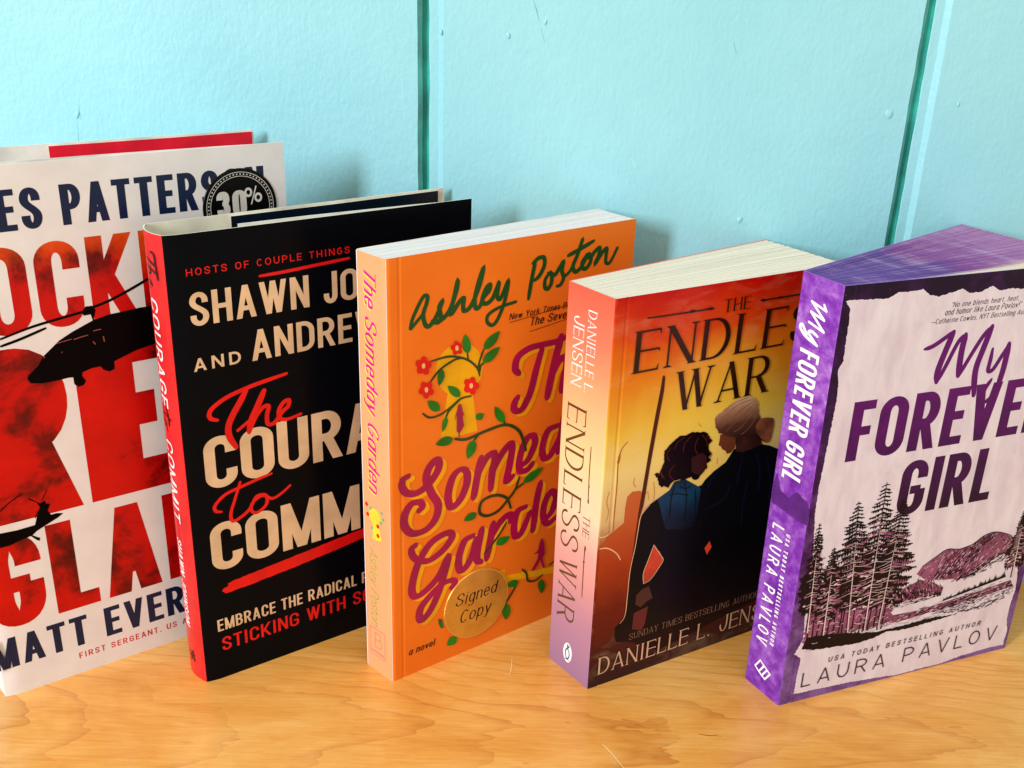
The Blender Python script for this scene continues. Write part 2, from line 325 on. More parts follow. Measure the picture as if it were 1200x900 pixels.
def glyph(ch, r):
    """list of (points, flags); flags: d diagonal (extend and clip), t thin in serif faces"""
    g = []
    def p(*t, f=''): g.append((path(*t), f))
    O = lambda: p((0, .5), (0, 1 - r), ('v', .5, 1), ('h', 1, 1 - r), (1, r), ('v', .5, 0), ('h', 0, r), (0, .5))
    oo = lambda: p((0, X/2), ('v', .5, X), ('h', 1, X/2), ('v', .5, 0), ('h', 0, X/2))
    stem = lambda x=0, f='': p((x, 0), (x, 1), f=f)
    if ch == 'A': p((0, 0), (.5, 1), f='dt'); p((.5, 1), (1, 0), f='d'); p((.17, .27), (.83, .27), f='n')
    elif ch == 'B': stem(); p((0, 1), (.5, 1), ('h', .92, .77), ('v', .5, .53), (0, .53)); p((.5, .53), ('h', 1, .27), ('v', .5, 0), (0, 0))
    elif ch in 'CG' and r > .3:
        el = [(.5 + .5 * math.cos(t_), .5 + .5 * math.sin(t_)) for t_ in [R(42) + R(276) * k / 26 for k in range(27)]]
        if ch == 'G': el += [(1, .46)]
        p(*el)
        if ch == 'G': p((1, .46), (.55, .46), f='n')
    elif ch == 'C': p((1, .69), (1, 1 - r), ('v', .5, 1), ('h', 0, 1 - r), (0, r), ('v', .5, 0), ('h', 1, r), (1, .31))
    elif ch == 'D': stem(); p((0, 1), (.35, 1), ('h', 1, 1 - max(r, .3)), (1, max(r, .3)), ('v', .35, 0), (0, 0))
    elif ch == 'E': stem(); p((0, 1), (1, 1)); p((0, .52), (1, .52), f='m'); p((0, 0), (1, 0))
    elif ch == 'F': stem(); p((0, 1), (1, 1)); p((0, .50), (1, .50), f='m')
    elif ch == 'G': p((1, .69), (1, 1 - r), ('v', .5, 1), ('h', 0, 1 - r), (0, r), ('v', .5, 0), ('h', 1, r), (1, .45)); p((1, .45), (.55, .45), f='mn')
    elif ch == 'H': stem(); stem(1); p((0, .5), (1, .5), f='n')
    elif ch == 'I': stem(.5)
    elif ch == 'J': p((1, 1), (1, r), ('v', .5, 0), ('h', 0, r), (0, .3))
    elif ch == 'K': stem(); p((.02, .34), (1, 1), f='dt'); p((.3, .53), (1, 0), f='d')
    elif ch == 'L': stem(); p((0, 0), (1, 0))
    elif ch == 'M': stem(0, 't'); p((0, 1), (.5, 0), f='d'); p((.5, 0), (1, 1), f='dt'); stem(1)
    elif ch == 'N': stem(0, 't'); p((0, 1), (1, 0), f='d'); stem(1, 't')
    elif ch in 'O0': O()
    elif ch == 'P': stem(); p((0, 1), (.45, 1), ('h', 1, .72), ('v', .45, .44), (0, .44))
    elif ch == 'R': stem(); p((0, 1), (.45, 1), ('h', .96, .73), ('v', .45, .47), (0, .47)); p((.48, .5), (1, 0), f='d')
    elif ch == 'S': p((.98, .71), (.98, .78), ('v', .5, 1), ('h', 0, .76), ('c', 0, .55, 1, .48, 1, .25), ('v', .5, 0), ('h', 0, .22), (0, .30))
    elif ch == 'T': p((0, 1), (1, 1)); stem(.5)
    elif ch == 'U': p((0, 1), (0, r), ('v', .5, 0), ('h', 1, r), (1, 1))
    elif ch == 'V': p((0, 1), (.5, 0), f='d'); p((.5, 0), (1, 1), f='dt')
    elif ch == 'W': p((0, 1), (.27, 0), f='d'); p((.27, 0), (.5, 1), f='dt'); p((.5, 1), (.73, 0), f='d'); p((.73, 0), (1, 1), f='dt')
    elif ch == 'Y': p((0, 1), (.5, .45), f='d'); p((1, 1), (.5, .45), f='dt'); p((.5, .47), (.5, 0))
    elif ch == '3': p((0, .72), (0, .77), ('v', .5, 1), ('h', .95, .77), ('v', .6, .53), (.35, .53)); p((.5, .53), ('h', 1, .27), ('v', .5, 0), ('h', 0, .23), (0, .28))
    elif ch in ".": p((.5, 0), (.5, .08))
    elif ch == ',': p((.6, .1), (.3, -.12))
    elif ch in "'": p((.5, 1), (.4, .76))
    elif ch in '“”"': p((.2, 1), (.15, .78)); p((.8, 1), (.75, .78))
    elif ch == '!': p((.5, 1), (.5, .28)); p((.5, 0), (.5, .06))
    elif ch == '(': p((.8, 1.1), ('c', .1, .8, .1, .2, .8, -.1))
    elif ch == ')': p((.2, 1.1), ('c', .9, .8, .9, .2, .2, -.1))
    elif ch in '—-': p((0, .38), (1, .38))
    elif ch == 'a': oo(); p((1, X), (1, 0))
    elif ch == 'b': p((0, 1), (0, 0)); oo()
    elif ch == 'c': p((1, .55), ('c', .8, X + .05, 0, X + .1, 0, X/2), ('c', 0, -.1, .8, -.05, 1, .16))
    elif ch == 'd': oo(); p((1, 1.02), (1, 0))
    elif ch == 'e': p((0, .36), (1, .36), ('c', 1, X + .12, 0, X + .12, 0, X/2), ('c', 0, -.1, .8, -.06, 1, .15))
    elif ch == 'f': p((1, .98), ('c', .6, 1.08, .35, 1, .35, .8), (.35, 0)); p((0, X), (.9, X))
    elif ch == 'g': oo(); p((1, X), (1, -.1), ('c', 1, -.38, .3, -.36, 0, -.24))
    elif ch == 'h': p((0, 1), (0, 0)); p((0, .42), ('v', .55, X), ('h', 1, .45), (1, 0))
    elif ch == 'i': p((.5, X), (.5, 0)); p((.5, .88), (.5, .96))
    elif ch == 'k': p((0, 1), (0, 0)); p((0, .26), (.95, X)); p((.35, .42), (1, 0))
    elif ch == 'l': p((.5, 1), (.5, 0))
    elif ch == 'm': p((0, X), (0, 0)); p((0, .45), ('v', .28, X), ('h', .5, .45), (.5, 0)); p((.5, .45), ('v', .78, X), ('h', 1, .45), (1, 0))
    elif ch == 'n': p((0, X), (0, 0)); p((0, .42), ('v', .55, X), ('h', 1, .45), (1, 0))
    elif ch == 'o': oo()
    elif ch == 'p': p((0, X), (0, -.3)); oo()
    elif ch == 'r': p((0, X), (0, 0)); p((0, .4), ('c', .1, X, .6, X + .06, 1, .62))
    elif ch == 's': p((.95, .58), ('c', .8, X + .06, 0, X + .06, .05, .52), ('c', .1, .36, 1, .38, 1, .18), ('c', 1, -.06, .15, -.04, 0, .12))
    elif ch == 't': p((.4, .95), (.4, .12), ('v', .95, .03)); p((0, X), (.95, X))
    elif ch == 'u': p((0, X), (0, .25), ('v', .5, 0), ('h', 1, .28)); p((1, X), (1, 0))
    elif ch == 'v': p((0, X), (.5, 0)); p((.5, 0), (1, X))
    elif ch == 'w': p((0, X), (.27, 0)); p((.27, 0), (.5, X)); p((.5, X), (.73, 0)); p((.73, 0), (1, X))
    elif ch == 'y': p((0, X), (.5, .02)); p((1, X), (.45, -.12), ('c', .35, -.3, .1, -.3, -.1, -.26))
    return g
WID = dict(A=.62, B=.56, C=.56, D=.58, E=.48, F=.46, G=.58, H=.58, I=.2, J=.46, K=.60, L=.46, M=.74, N=.60, O=.60, P=.54, R=.58, S=.54, T=.52, U=.58, V=.60, W=.86, Y=.56)
WID.update({'0': .56, '3': .52, '.': .16, ',': .18, "'": .14, '“': .26, '”': .26, '!': .18, '(': .2, ')': .2, '—': .75, ' ': .26})
WID.update(dict(a=.46, b=.46, c=.42, d=.46, e=.44, f=.30, g=.46, h=.44, i=.18, k=.44, l=.18, m=.70, n=.44, o=.48, p=.46, r=.32, s=.38, t=.32, u=.44, v=.44, w=.64, y=.46))

def ribbon(pts, wd, cap0=0.0, cap1=0.0):
    """quads of a stroke; wd(dx,dy,i) gives the width"""
    P = [Vector(p) for p in pts]
    Q = [P[0]]
    for a in P[1:]:
        if (a - Q[-1]).length > 1e-4: Q.append(a)
    P = Q
    if len(P) < 2: return []
    closed = (P[0] - P[-1]).length < 1e-3 and len(P) > 3
    if not closed:
        P[0] = P[0] - (P[1] - P[0]).normalized() * cap0
        P[-1] = P[-1] + (P[-1] - P[-2]).normalized() * cap1
    n = len(P); Ls, Rs = [], []
    for i in range(n):
        d0 = (P[i] - P[i - 1]).normalized() if i > 0 else ((P[0] - P[-2]).normalized() if closed else None)
        d1 = (P[i + 1] - P[i]).normalized() if i < n - 1 else ((P[1] - P[0]).normalized() if closed else None)
        if d0 is None: d0 = d1
        if d1 is None: d1 = d0
        t = d0 + d1
        t = t.normalized() if t.length > 1e-6 else d1
        nn = Vector((-t.y, t.x)); c = max(0.55, nn.dot(Vector((-d1.y, d1.x))))
        hw = wd(t.x, t.y, i / max(1, n - 1)) / 2 / c
        Ls.append(P[i] + nn * hw); Rs.append(P[i] - nn * hw)
    return [[Ls[i], Rs[i], Rs[i + 1], Ls[i + 1]] for i in range(n - 1)]
def clip_y(poly, lo, hi):
    for sgn, lim in ((1, hi), (-1, -lo)):
        out = []
        for i in range(len(poly)):
            a, b = poly[i], poly[(i + 1) % len(poly)]; ya, yb = a.y * sgn - lim, b.y * sgn - lim
            if ya <= 0: out.append(a)
            if (ya < 0 < yb) or (yb < 0 < ya): out.append(a + (b - a) * (ya / (ya - yb)))
        poly = out
        if len(poly) < 3: return []
    return poly
def disc(c, r, n=12): return [Vector((c[0] + r * math.cos(k * 2 * math.pi / n), c[1] + r * math.sin(k * 2 * math.pi / n))) for k in range(n)]

def text_polys(string, cap, k, st):
    """polygons (mm) of a line; k = horizontal mm per width unit; x starts at 0.  returns polys and per-char (x0, x1)"""
    wv = st['wv'] * cap; wh = st.get('wh', st['wv']) * cap; r = st.get('r', .26); tr = st.get('tr', .12); serif = st.get('serif')
    sl = st.get('slant', 0.0); x = 0.0; out = []; pos = []
    for ch in string:
        W = WID.get(ch, .5) * k
        pos.append((x, x + W))
        iv = min(wv, W * .9) / 2; ih = wh / 2
        def mp(q, dg=False): return (x + iv + q[0] * (W - 2 * iv), q[1] * cap if dg else ih + q[1] * (cap - 2 * ih))
        for pts, fl in glyph(ch, r):
            dgl = 'd' in fl
            Pm = [mp(q, dgl) for q in pts]
            if serif:
                thick, thin = wv, wh
                if dgl: wd = (lambda a, b, i, w_=(thin * 1.15 if 't' in fl else thick): w_)
                elif 't' in fl: wd = lambda a, b, i: thin * 1.15
                else: wd = lambda a, b, i: thin + (thick - thin) * abs(b) ** 1.4
            elif dgl: wd = lambda a, b, i: wv * .94
            else: wd = lambda a, b, i: math.sqrt((wv * b) ** 2 + (wh * a) ** 2)
            c0 = c1 = 0.0
            def ext(e, f):
                d = Vector((e[0] - f[0], e[1] - f[1]))
                if dgl: return wv
                if abs(d.y) * 2 > abs(d.x) * 3 and ch.isupper() and False: return 0
                return None
            for which in (0, 1):
                e = pts[0] if which == 0 else pts[-1]; f_ = pts[1] if which == 0 else pts[-2]
                vert = abs(e[1] - f_[1]) > 1e-3 and abs(e[0] - f_[0]) < 1e-3
                hor = abs(e[0] - f_[0]) > 1e-3 and abs(e[1] - f_[1]) < 1e-3
                c = 0.0
                if dgl and e[1] in (0, 1): c = wv * .6
                elif vert and (e[1] in (0, 1, X)): c = ih
                elif hor and 'm' in fl: c = iv * (.62 if e[0] > 0 else 1) if not (ch == 'G' and e[0] == 1) else 0
                elif hor and (e[0] in (0, 1)) and 'n' not in fl: c = iv
                if which == 0: c0 = c
                else: c1 = c
            qs = ribbon(Pm, wd, c0, c1)
            if dgl: qs = [clip_y(q, 0, cap) for q in qs]
            out += [q for q in qs if len(q) > 2]
            if serif and ch.isupper():
                for e, f_ in ((pts[0], pts[1]), (pts[-1], pts[-2])):
                    E_ = mp(e)
                    if e[1] in (0, 1) and abs(e[1] - f_[1]) > .05:      # foot or head of a stem
                        if dgl and ch in 'VWAMN' and ((ch in 'VW' and e[1] == 0) or (ch == 'A' and e[1] == 1) or ch in 'MN'): continue
                        y = 0 if e[1] == 0 else cap; s_ = 1 if y == 0 else -1; L_ = wv * .62 + cap * .055
                        out.append([Vector((E_[0] - L_, y)), Vector((E_[0] + L_, y)), Vector((E_[0] + wv * .4, y + s_ * wh * .95)), Vector((E_[0] - wv * .4, y + s_ * wh * .95))][::s_])
                    elif abs(e[1] - f_[1]) < 1e-3 and e[0] > .8 and ch in 'ELFT' or (ch == 'T' and abs(e[1] - f_[1]) < 1e-3):
                        xx = E_[0] + (iv if e[0] > .5 else -iv); s_ = 1 if e[0] > .5 else -1
                        h_ = cap * .12; yy = E_[1]; dn = -1 if e[1] > .5 else 1
                        if .3 < e[1] < .7: h_ = cap * .07
                        out.append([Vector((xx - s_ * wh, yy)), Vector((xx, yy + ih * -dn)), Vector((xx + s_ * wh * .4, yy + dn * h_)), Vector((xx - s_ * wh * .2, yy + dn * h_ * .9))])
                    elif ch in 'CGS' and abs(e[0] - f_[0]) < 1e-3 and e in (pts[0], pts[-1]):
                        pass
        x += W + tr * k
    if sl: out = [[Vector((q.x + sl * q.y, q.y)) for q in P_] for P_ in out]
    return out, pos

def smooth(pts, n=6):
    P = [Vector(p) for p in pts]
    if len(P) < 3: return [tuple(p) for p in P]
    closed = (P[0] - P[-1]).length < 1e-3
    out = []
    for i in range(len(P) - 1):
        p1, p2 = P[i], P[i + 1]
        p0 = P[i - 1] if i > 0 else (P[-2] if closed else p1 + (p1 - p2) * .5)
        p3 = P[i + 2] if i + 2 < len(P) else (P[1] if closed else p2 + (p2 - p1) * .5)
        for k in range(n):
            t = k / n
            q = 0.5 * ((2 * p1) + (p2 - p0) * t + (2 * p0 - 5 * p1 + 4 * p2 - p3) * t * t + (3 * p1 - p0 - 3 * p2 + p3) * t ** 3)
            out.append((q.x, q.y))
    out.append((P[-1].x, P[-1].y)); return out
def stroke_polys(strokes, wdt, taper=.75, rnd=True, vary=.12):
    out = []
    for s in strokes:
        s = smooth(s)
        f = lambda a, b, i: wdt * (taper + (1 - taper) * min(1, 6 * min(i, 1 - i))) * (1 + vary * (abs(b) - .5))
        out += ribbon(s, f)
        if rnd:
            out += [disc(s[0], wdt * taper * .48), disc(s[-1], wdt * taper * .48)]
            for i in range(6, len(s) - 6, 6):   # soften sharp turns
                a = Vector(s[i]) - Vector(s[i - 1]); b = Vector(s[i + 1]) - Vector(s[i])
                if a.length and b.length and a.angle(b) > .5: out.append(disc(s[i], wdt * .5))
    return out
def circle3(pts):
    """least squares circle"""
    n = len(pts); mx = sum(p[0] for p in pts) / n; my = sum(p[1] for p in pts) / n
    suu = svv = suv = suuu = svvv = suvv = svuu = 0
    for x, y in pts:
        u, v = x - mx, y - my
        suu += u*u; svv += v*v; suv += u*v; suuu += u**3; svvv += v**3; suvv += u*v*v; svuu += v*u*u
    d = suu * svv - suv * suv; b1 = .5 * (suuu + suvv); b2 = .5 * (svvv + svuu)
    uc = (b1 * svv - b2 * suv) / d; vc = (b2 * suu - b1 * suv) / d
    return mx + uc, my + vc, math.sqrt(uc * uc + vc * vc + (suu + svv) / n)
def ccw(p):
    a = sum(p[i][0] * p[(i + 1) % len(p)][1] - p[(i + 1) % len(p)][0] * p[i][1] for i in range(len(p)))
    return p if a > 0 else p[::-1]
def rough(poly, step=1.0, amp=.3, seed=1):
    rg = random.Random(seed); out = []
    n = len(poly)
    for i in range(n):
        a, b = Vector(poly[i]), Vector(poly[(i + 1) % n]); d = b - a; m = max(1, int(d.length / step)); nn = Vector((-d.y, d.x)).normalized() if d.length else Vector((0, 0))
        for k in range(m): out.append(a + d * (k / m) + nn * rg.uniform(-amp, amp))
    return out

def flat(polys, surf, off, name, mat, strip=0):
    """union of plane polygons (mm), laid on a book surface; one mesh, no overlaps"""
    V, F = [], []
    for P_ in polys:
        P_ = [Vector((q[0], q[1], 0)) for q in P_]
        for tri in ([(0, 1, 2)] if len(P_) == 3 else tessellate_polygon([P_])):
            t = ccw([P_[i].to_2d() for i in tri])
            if abs((t[1] - t[0]).cross(t[2] - t[0])) < 2e-4: continue
            parts = [t]
            if strip:        # follow a curved spine: cut into narrow upright strips
                sw_ = [Vector((q.y, q.x)) for q in t]; lo_ = min(q.y for q in sw_); hi_ = max(q.y for q in sw_); parts = []
                for k in range(int(lo_ // strip), int(hi_ // strip) + 1):
                    c_ = clip_y(sw_, k * strip, (k + 1) * strip)
                    for m_ in range(1, len(c_) - 1): parts.append(ccw([Vector((q.y, q.x)) for q in (c_[0], c_[m_], c_[m_ + 1])]))
            for t in parts:
                if abs((t[1] - t[0]).cross(t[2] - t[0])) < 2e-4: continue
                b = len(V); V += t; F.append([b, b + 1, b + 2])
    vo, eo, fo, ov, oe, of = delaunay_2d_cdt(V, [], F, 0, 1e-4)
    G = 1.5; grid = {}
    for k, t in enumerate(F):
        a, b, d = V[t[0]], V[t[1]], V[t[2]]
        for gx in range(int(min(a.x, b.x, d.x) // G), int(max(a.x, b.x, d.x) // G) + 1):
            for gy in range(int(min(a.y, b.y, d.y) // G), int(max(a.y, b.y, d.y) // G) + 1): grid.setdefault((gx, gy), []).append((a, b, d))
    faces = []
    for f in fo:
        c = sum((vo[i] for i in f), Vector((0, 0))) / len(f)
        for a, b, d in grid.get((int(c.x // G), int(c.y // G)), ()):
            if (b - a).cross(c - a) >= 0 and (d - b).cross(c - b) >= 0 and (a - d).cross(c - d) >= 0: faces.append(tuple(f)); break
    used = sorted({i for f in faces for i in f}); ix = {v: k for k, v in enumerate(used)}
    vs = [surf(vo[i].x, vo[i].y, off) for i in used]; uvs = [(vo[i].x / 100, vo[i].y / 100) for i in used]
    fs = [tuple(ix[i] for i in f) for f in faces]
    me = mesh(name, vs, fs, mat, uvs)
    return me

# measured layout of the printed covers, in millimetres on each cover (u from the spine edge, v up from the desk)
ART = [
{'k': 'T', 'n': 'author1', 'b': 0, 'f': 'f', 's': 'JAMES PATTERSON', 'i': 6, 'ui': 53.3, 'j': 11, 'uj': 110.2, 'base': [216.7, 216.9, 216.8], 'top': [233.4, 233.8, 233.5]},
{'k': 'T', 'n': 'rocket', 'b': 0, 'f': 'f', 's': "ROCKET'S", 'i': 2, 'ui': 39.6, 'j': 4, 'uj': 82.7, 'base': [173.9, 173.3], 'top': [211.0, 210.8, 210.6], 'jl': 1},
{'k': 'T', 'n': 'red', 'b': 0, 'f': 'f', 's': 'RED', 'i': 1, 'ui': 49.3, 'j': 1, 'uj': 86.9, 'base': [88.6, 88.3, 87.8], 'top': [168.0]},
{'k': 'T', 'n': 'glare', 'b': 0, 'f': 'f', 's': 'GLARE', 'i': 1, 'ui': 27.7, 'j': 3, 'uj': 80.1, 'base': [35.5, 36.1, 36.1, 37.1], 'top': [82.2, 82.5, 83.0, 83.7], 'jl': 1},
{'k': 'T', 'n': 'author2', 'b': 0, 'f': 'f', 's': 'MATT EVERSMANN', 'i': 5, 'ui': 47.2, 'j': 8, 'uj': 76.9, 'base': [14.4, 14.9, 16.0, 16.0], 'top': [30.4, 30.9, 32.5], 'jl': 1},
{'k': 'T', 'n': 'sub', 'b': 0, 'f': 'f', 's': 'FIRST SERGEANT, US ARMY (RET.)', 'i': 0, 'ui': 33.6, 'j': 19, 'uj': 85.7, 'base': [7.6, 8.5, 8.5], 'top': [10.8, 11.8]},
{'k':'P','n':'heli','b':0,'f':'f','p':[[[30.5,153.4],[31,154.8],[35.6,158.5],[37.8,162],[42.4,165.7],[45.1,167.9],[50.6,170.7],[56.5,173.1],[59.9,174.4],[66.9,175.9],[71.2,176.1],[80.1,176.7],[85.4,176.6],[93.8,176.8],[101.3,174.8],[100.5,165.1],[92.2,160.9],[85.2,158.8],[76.6,157.4],[70.4,155.4],[66.5,154.1],[66.3,150.5],[63.8,149.8],[61.4,151.2],[60.5,152.9],[56.9,152.9],[52.8,151.8],[52.3,150.3],[53.7,147.5],[52.5,145.8],[50.3,145.5],[48.7,147],[48.6,150.3],[46.6,150.5],[41.7,150.2],[36.2,150.2],[31.5,151.2]]]},
{'k':'S','n':'rotor','b':0,'f':'f','w':1.2,'p':[[[22.6,172.7],[36.3,176],[55.8,178.8],[59.5,179.9],[67.6,182],[76.7,185.5],[85.2,189.2],[92.2,192.1]],[[22.2,169.6],[30.3,171.4],[40.8,174.4]]]},
{'k':'P','n':'hub','b':0,'f':'f','p':[[[55.7,179],[57.5,181],[60.3,180.9],[61.5,178.8],[60.3,175.1],[60.8,173.5],[57.7,173.7],[59.8,174],[59.2,177.2],[56.3,177.1]]]},
{'k':'P','n':'heli2','b':0,'f':'f','p':[[[4.2,84.9],[9.7,84.8],[16.6,84.3],[24,84.6],[25.2,88.1],[27.1,92.7],[26.2,95.2],[23,97.8],[23.4,98.3],[27.5,94.5],[29.6,95.4],[29.9,93.6],[31.6,93.1],[30.1,90.1],[31.1,87.6],[33.5,87.7],[36.3,86.9],[33.9,85.4],[28.5,83.2],[24.3,81.4],[22.3,79.9],[23.9,78.5],[25.2,77.6],[24.8,76.2],[23.7,77],[21.6,79.7],[17.9,79.1],[12.8,77.8],[8.7,77.8],[3,77.1]]]},
{'k':'S','n':'heli_hl','b':0,'f':'f','w':0.45,'p':[[[50.9,167.3],[53.8,167.8],[57,168.2]],[[59.3,169.6],[61.1,169.8],[62.7,169.8]],[[58.7,165],[59.1,164.2],[59.6,163.4]],[[63.2,166.5],[63.3,165.2],[63.4,163.9]],[[38,161.3],[38.6,161.9]],[[45.4,162.2],[45.7,162.8]],[[43.9,166.8],[50.2,167.7]]]},
{'k':'S','n':'rotor2','b':0,'f':'f','w':0.5,'p':[[[11.2,95.4],[15.8,98.7],[21.1,101.2]],[[24.5,87.9],[26.4,91.2]],[[28.4,95.8],[31.1,99.9]]]},
{'k':'C','n':'sticker1','b':0,'f':'f','p':[[130.7,233.6],[111.9,218],[117.7,228.8],[145.3,222.2],[146.7,217]]},
{'k': 'T', 'n': 'pct', 'b': 0, 'f': 'f', 's': '30', 'i': 0, 'ui': 118.3, 'j': 1, 'uj': 132.2, 'base': [212.0], 'top': [223.2, 224.2]},
{'k':'C','n':'pct_o1','b':0,'f':'f','p':[[133.4,224.7],[131.6,222.1],[134.9,222.3],[133.4,219.9]]},
{'k':'C','n':'pct_o2','b':0,'f':'f','p':[[137.9,222],[136.2,219.3],[139.5,219.7],[137.9,217.2]]},
{'k':'S','n':'pct_slash','b':0,'f':'f','w':0.7,'p':[[[137.1,224.9],[134.4,216.7]]]},
{'k': 'T', 'n': 'hosts', 'b': 1, 'f': 'f', 's': 'HOSTS OF COUPLE THINGS', 'i': 0, 'ui': 7.9, 'j': 21, 'uj': 81.6, 'base': [200.7, 200.1, 200.0], 'top': [204.0, 203.3, 202.9]},
{'k':'S','n':'ul1','b':1,'f':'f','w':1.5,'p':[[[39.1,195.9],[50.6,196.2],[65,197],[81.1,197.9]]]},
{'k': 'T', 'n': 'shawn', 'b': 1, 'f': 'f', 's': 'SHAWN JOHNSON', 'i': 1, 'ui': 17.6, 'j': 4, 'uj': 61.2, 'base': [178.8, 178.5, 178.2], 'top': [193.3, 193.4, 192.6]},
{'k': 'T', 'n': 'and', 'b': 1, 'f': 'f', 's': 'AND', 'i': 0, 'ui': 7.5, 'j': 2, 'uj': 28.2, 'base': [158.9, 158.4, 158.3], 'top': [164.4, 164.4, 164.1]},
{'k': 'T', 'n': 'andrew', 'b': 1, 'f': 'f', 's': 'ANDREW EAST', 'i': 0, 'ui': 33.2, 'j': 4, 'uj': 81.6, 'base': [158.1, 158.1, 158.2, 158.3, 158.8], 'top': [172.8, 172.4, 172.8, 171.1]},
{'k':'S','n':'the2','b':1,'f':'f','w':2,'p':[[[15.6,134.3],[13,135.5],[12.2,137.8],[14.1,140.6],[20.8,144.1],[30.6,146.6],[39.1,148],[48.5,149.3]],[[24.3,127.2],[29.5,130.4]],[[29.4,124.8],[33.1,131.8],[36.9,135.7],[39.2,135.4],[38.2,131.3],[38.4,127.1],[41.4,126.8],[45.3,131.1],[48.4,133.4],[48.9,136.3],[46.3,135.7],[43.9,132.2],[44.4,128.3],[48,127.1],[54.4,128.2]]]},
{'k':'S','n':'the2b','b':1,'f':'f','w':2.9,'p':[[[29.5,145.7],[26.4,140.7],[22.9,135.6],[20.3,130.4],[20.3,125.2],[23,119.3]],[[37.6,143.5],[34.1,136.7],[30.9,130.8],[29.4,125.2]]]},
{'k': 'T', 'n': 'courage', 'b': 1, 'f': 'f', 's': 'COURAGE', 'i': 0, 'ui': 8.1, 'j': 3, 'uj': 74.6, 'base': [102.2, 101.3, 100.9], 'top': [126.8, 126.5, 126.8]},
{'k':'S','n':'to2','b':1,'f':'f','w':1.6,'p':[[[13.8,89.3],[11.3,90.4],[11.2,93.3],[16.2,97.4],[23.7,99.2],[32,100.9],[38.5,101.9]],[[23.5,101.7],[20.3,93.4],[18,86.8],[18.8,82.9],[23.4,84.3],[27.3,87.2],[30.7,92.3],[35.2,91.5],[34.9,86.6],[30.1,83.9],[27.6,86.3],[29,90],[33.7,91.9],[38.1,89],[42.8,90.5],[47.2,93.3]]]},
{'k': 'T', 'n': 'commit', 'b': 1, 'f': 'f', 's': 'COMMIT', 'i': 0, 'ui': 7.5, 'j': 3, 'uj': 82.8, 'base': [58.8, 59.4, 60.5, 57.9], 'top': [83.3, 84.1, 84.7, 83.5]},
{'k':'P','n':'swash','b':1,'f':'f','p':[[[10.9,48.2],[12.6,46.3],[24.5,46.8],[48.4,48.8],[73.6,51.6],[91.1,54.1],[118.4,57],[118.5,59.8],[100.2,60.8],[84.2,58.4],[65.3,56.6],[48.8,55],[32.7,53.5],[16.4,51.8],[13.7,51.1],[14.2,50.1],[11.7,49.2]]]},
{'k': 'T', 'n': 'embrace', 'b': 1, 'f': 'f', 's': 'EMBRACE THE RADICAL POWER OF', 'i': 0, 'ui': 7.2, 'j': 18, 'uj': 79.7, 'base': [26.2, 26.0, 26.2, 28.2], 'top': [32.5, 32.2, 34.6]},
{'k': 'T', 'n': 'sticking', 'b': 1, 'f': 'f', 's': 'STICKING WITH SOMEONE', 'i': 1, 'ui': 14.2, 'j': 12, 'uj': 73.2, 'base': [14.6, 14.9, 15.0, 16.5], 'top': [22.7, 22.6, 23.6, 22.2]},
{'k': 'T', 'n': 'sp1_courage', 'b': 1, 'f': 's', 's': 'COURAGE', 'i': 0, 'ui': 189.7, 'j': 6, 'uj': 141.6, 'base': [22.9, 28.8], 'top': [14.2, 19.5]},
{'k': 'T', 'n': 'sp1_commit', 'b': 1, 'f': 's', 's': 'COMMIT', 'i': 0, 'ui': 124.8, 'j': 5, 'uj': 84.8, 'base': [26.2, 25.4], 'top': [14.2, 15.8]},
{'k': 'T', 'n': 'sp1_author', 'b': 1, 'f': 's', 's': 'SHAWN JOHNSON', 'i': 0, 'ui': 74.8, 'j': 12, 'uj': 28.1, 'base': [19.0, 19.8], 'top': [13.5, 11.3]},
{'k':'S','n':'ashley','b':2,'f':'f','w':2.6,'p':[[[11.5,178.3],[12.6,182.5],[16.1,188.8],[18.4,191.6],[20,191],[19.6,188.2],[17.9,183.5],[18.9,178.7],[21.1,177.8],[24.6,181.6],[27.4,187.5],[25.9,185.2],[26.8,180.6],[25.4,178.6],[23.2,179.3],[26.8,179.3],[31.2,183],[34.7,191.4],[35.2,195.4],[33.9,190.2],[31.9,181.2],[36.3,186],[38.5,187.2],[38.2,183.7],[38.9,181.3],[42.3,183],[46.6,191.3],[48.6,199.1],[46.2,193.3],[44.3,185.9],[45,181.5],[47.2,182.1],[49,185.7],[52,188.5],[52.3,191.1],[50.1,189.5],[48.3,184.6],[50.3,182.6],[53.7,184.3],[55.9,188.5],[57.1,190.9],[56.4,185.2],[58.4,183.8],[62.2,191.1],[60.7,182.4],[57.1,174.4],[54,171.9],[51.2,174.1],[51.9,177.3],[57.7,179.6],[66.8,180.7]],[[11.7,178.2],[18.2,184]]]},
{'k':'S','n':'poston','b':2,'f':'f','w':2.6,'p':[[[77.2,198],[75.6,190.7],[74,180.8]],[[75.7,197.3],[79.2,199.3],[82.1,198.8],[82.3,195],[79.6,190.7],[76.9,189.1]],[[86.2,191.7],[83.4,188.7],[83.2,185.1],[85,183.8],[86.9,186.2],[87.1,190.2],[85.8,191.1],[88.8,189.9],[91.5,192.9],[93.5,195.3],[92.9,191.3],[94.1,187.7],[92.5,184.6],[90.4,184.2]],[[93.9,187.8],[98,190.6],[101.8,197.5],[104.3,204.2],[101.8,197.5],[99.4,192.4],[101.1,189.4],[104,190.7],[105.6,192.8],[108.1,196.6],[105.1,193.6],[105.3,190.8],[107.5,190.1],[110,192.9],[109.9,196],[107.9,196.6],[109.8,195],[112.2,197.4],[115.2,199],[115,195.6],[113.1,191.7],[116.7,196],[119.7,198],[119.6,194.2],[119.8,191.1],[122.5,191],[126.5,197.4]],[[96.2,197.9],[101.7,199.5],[111.3,202.8]]]},
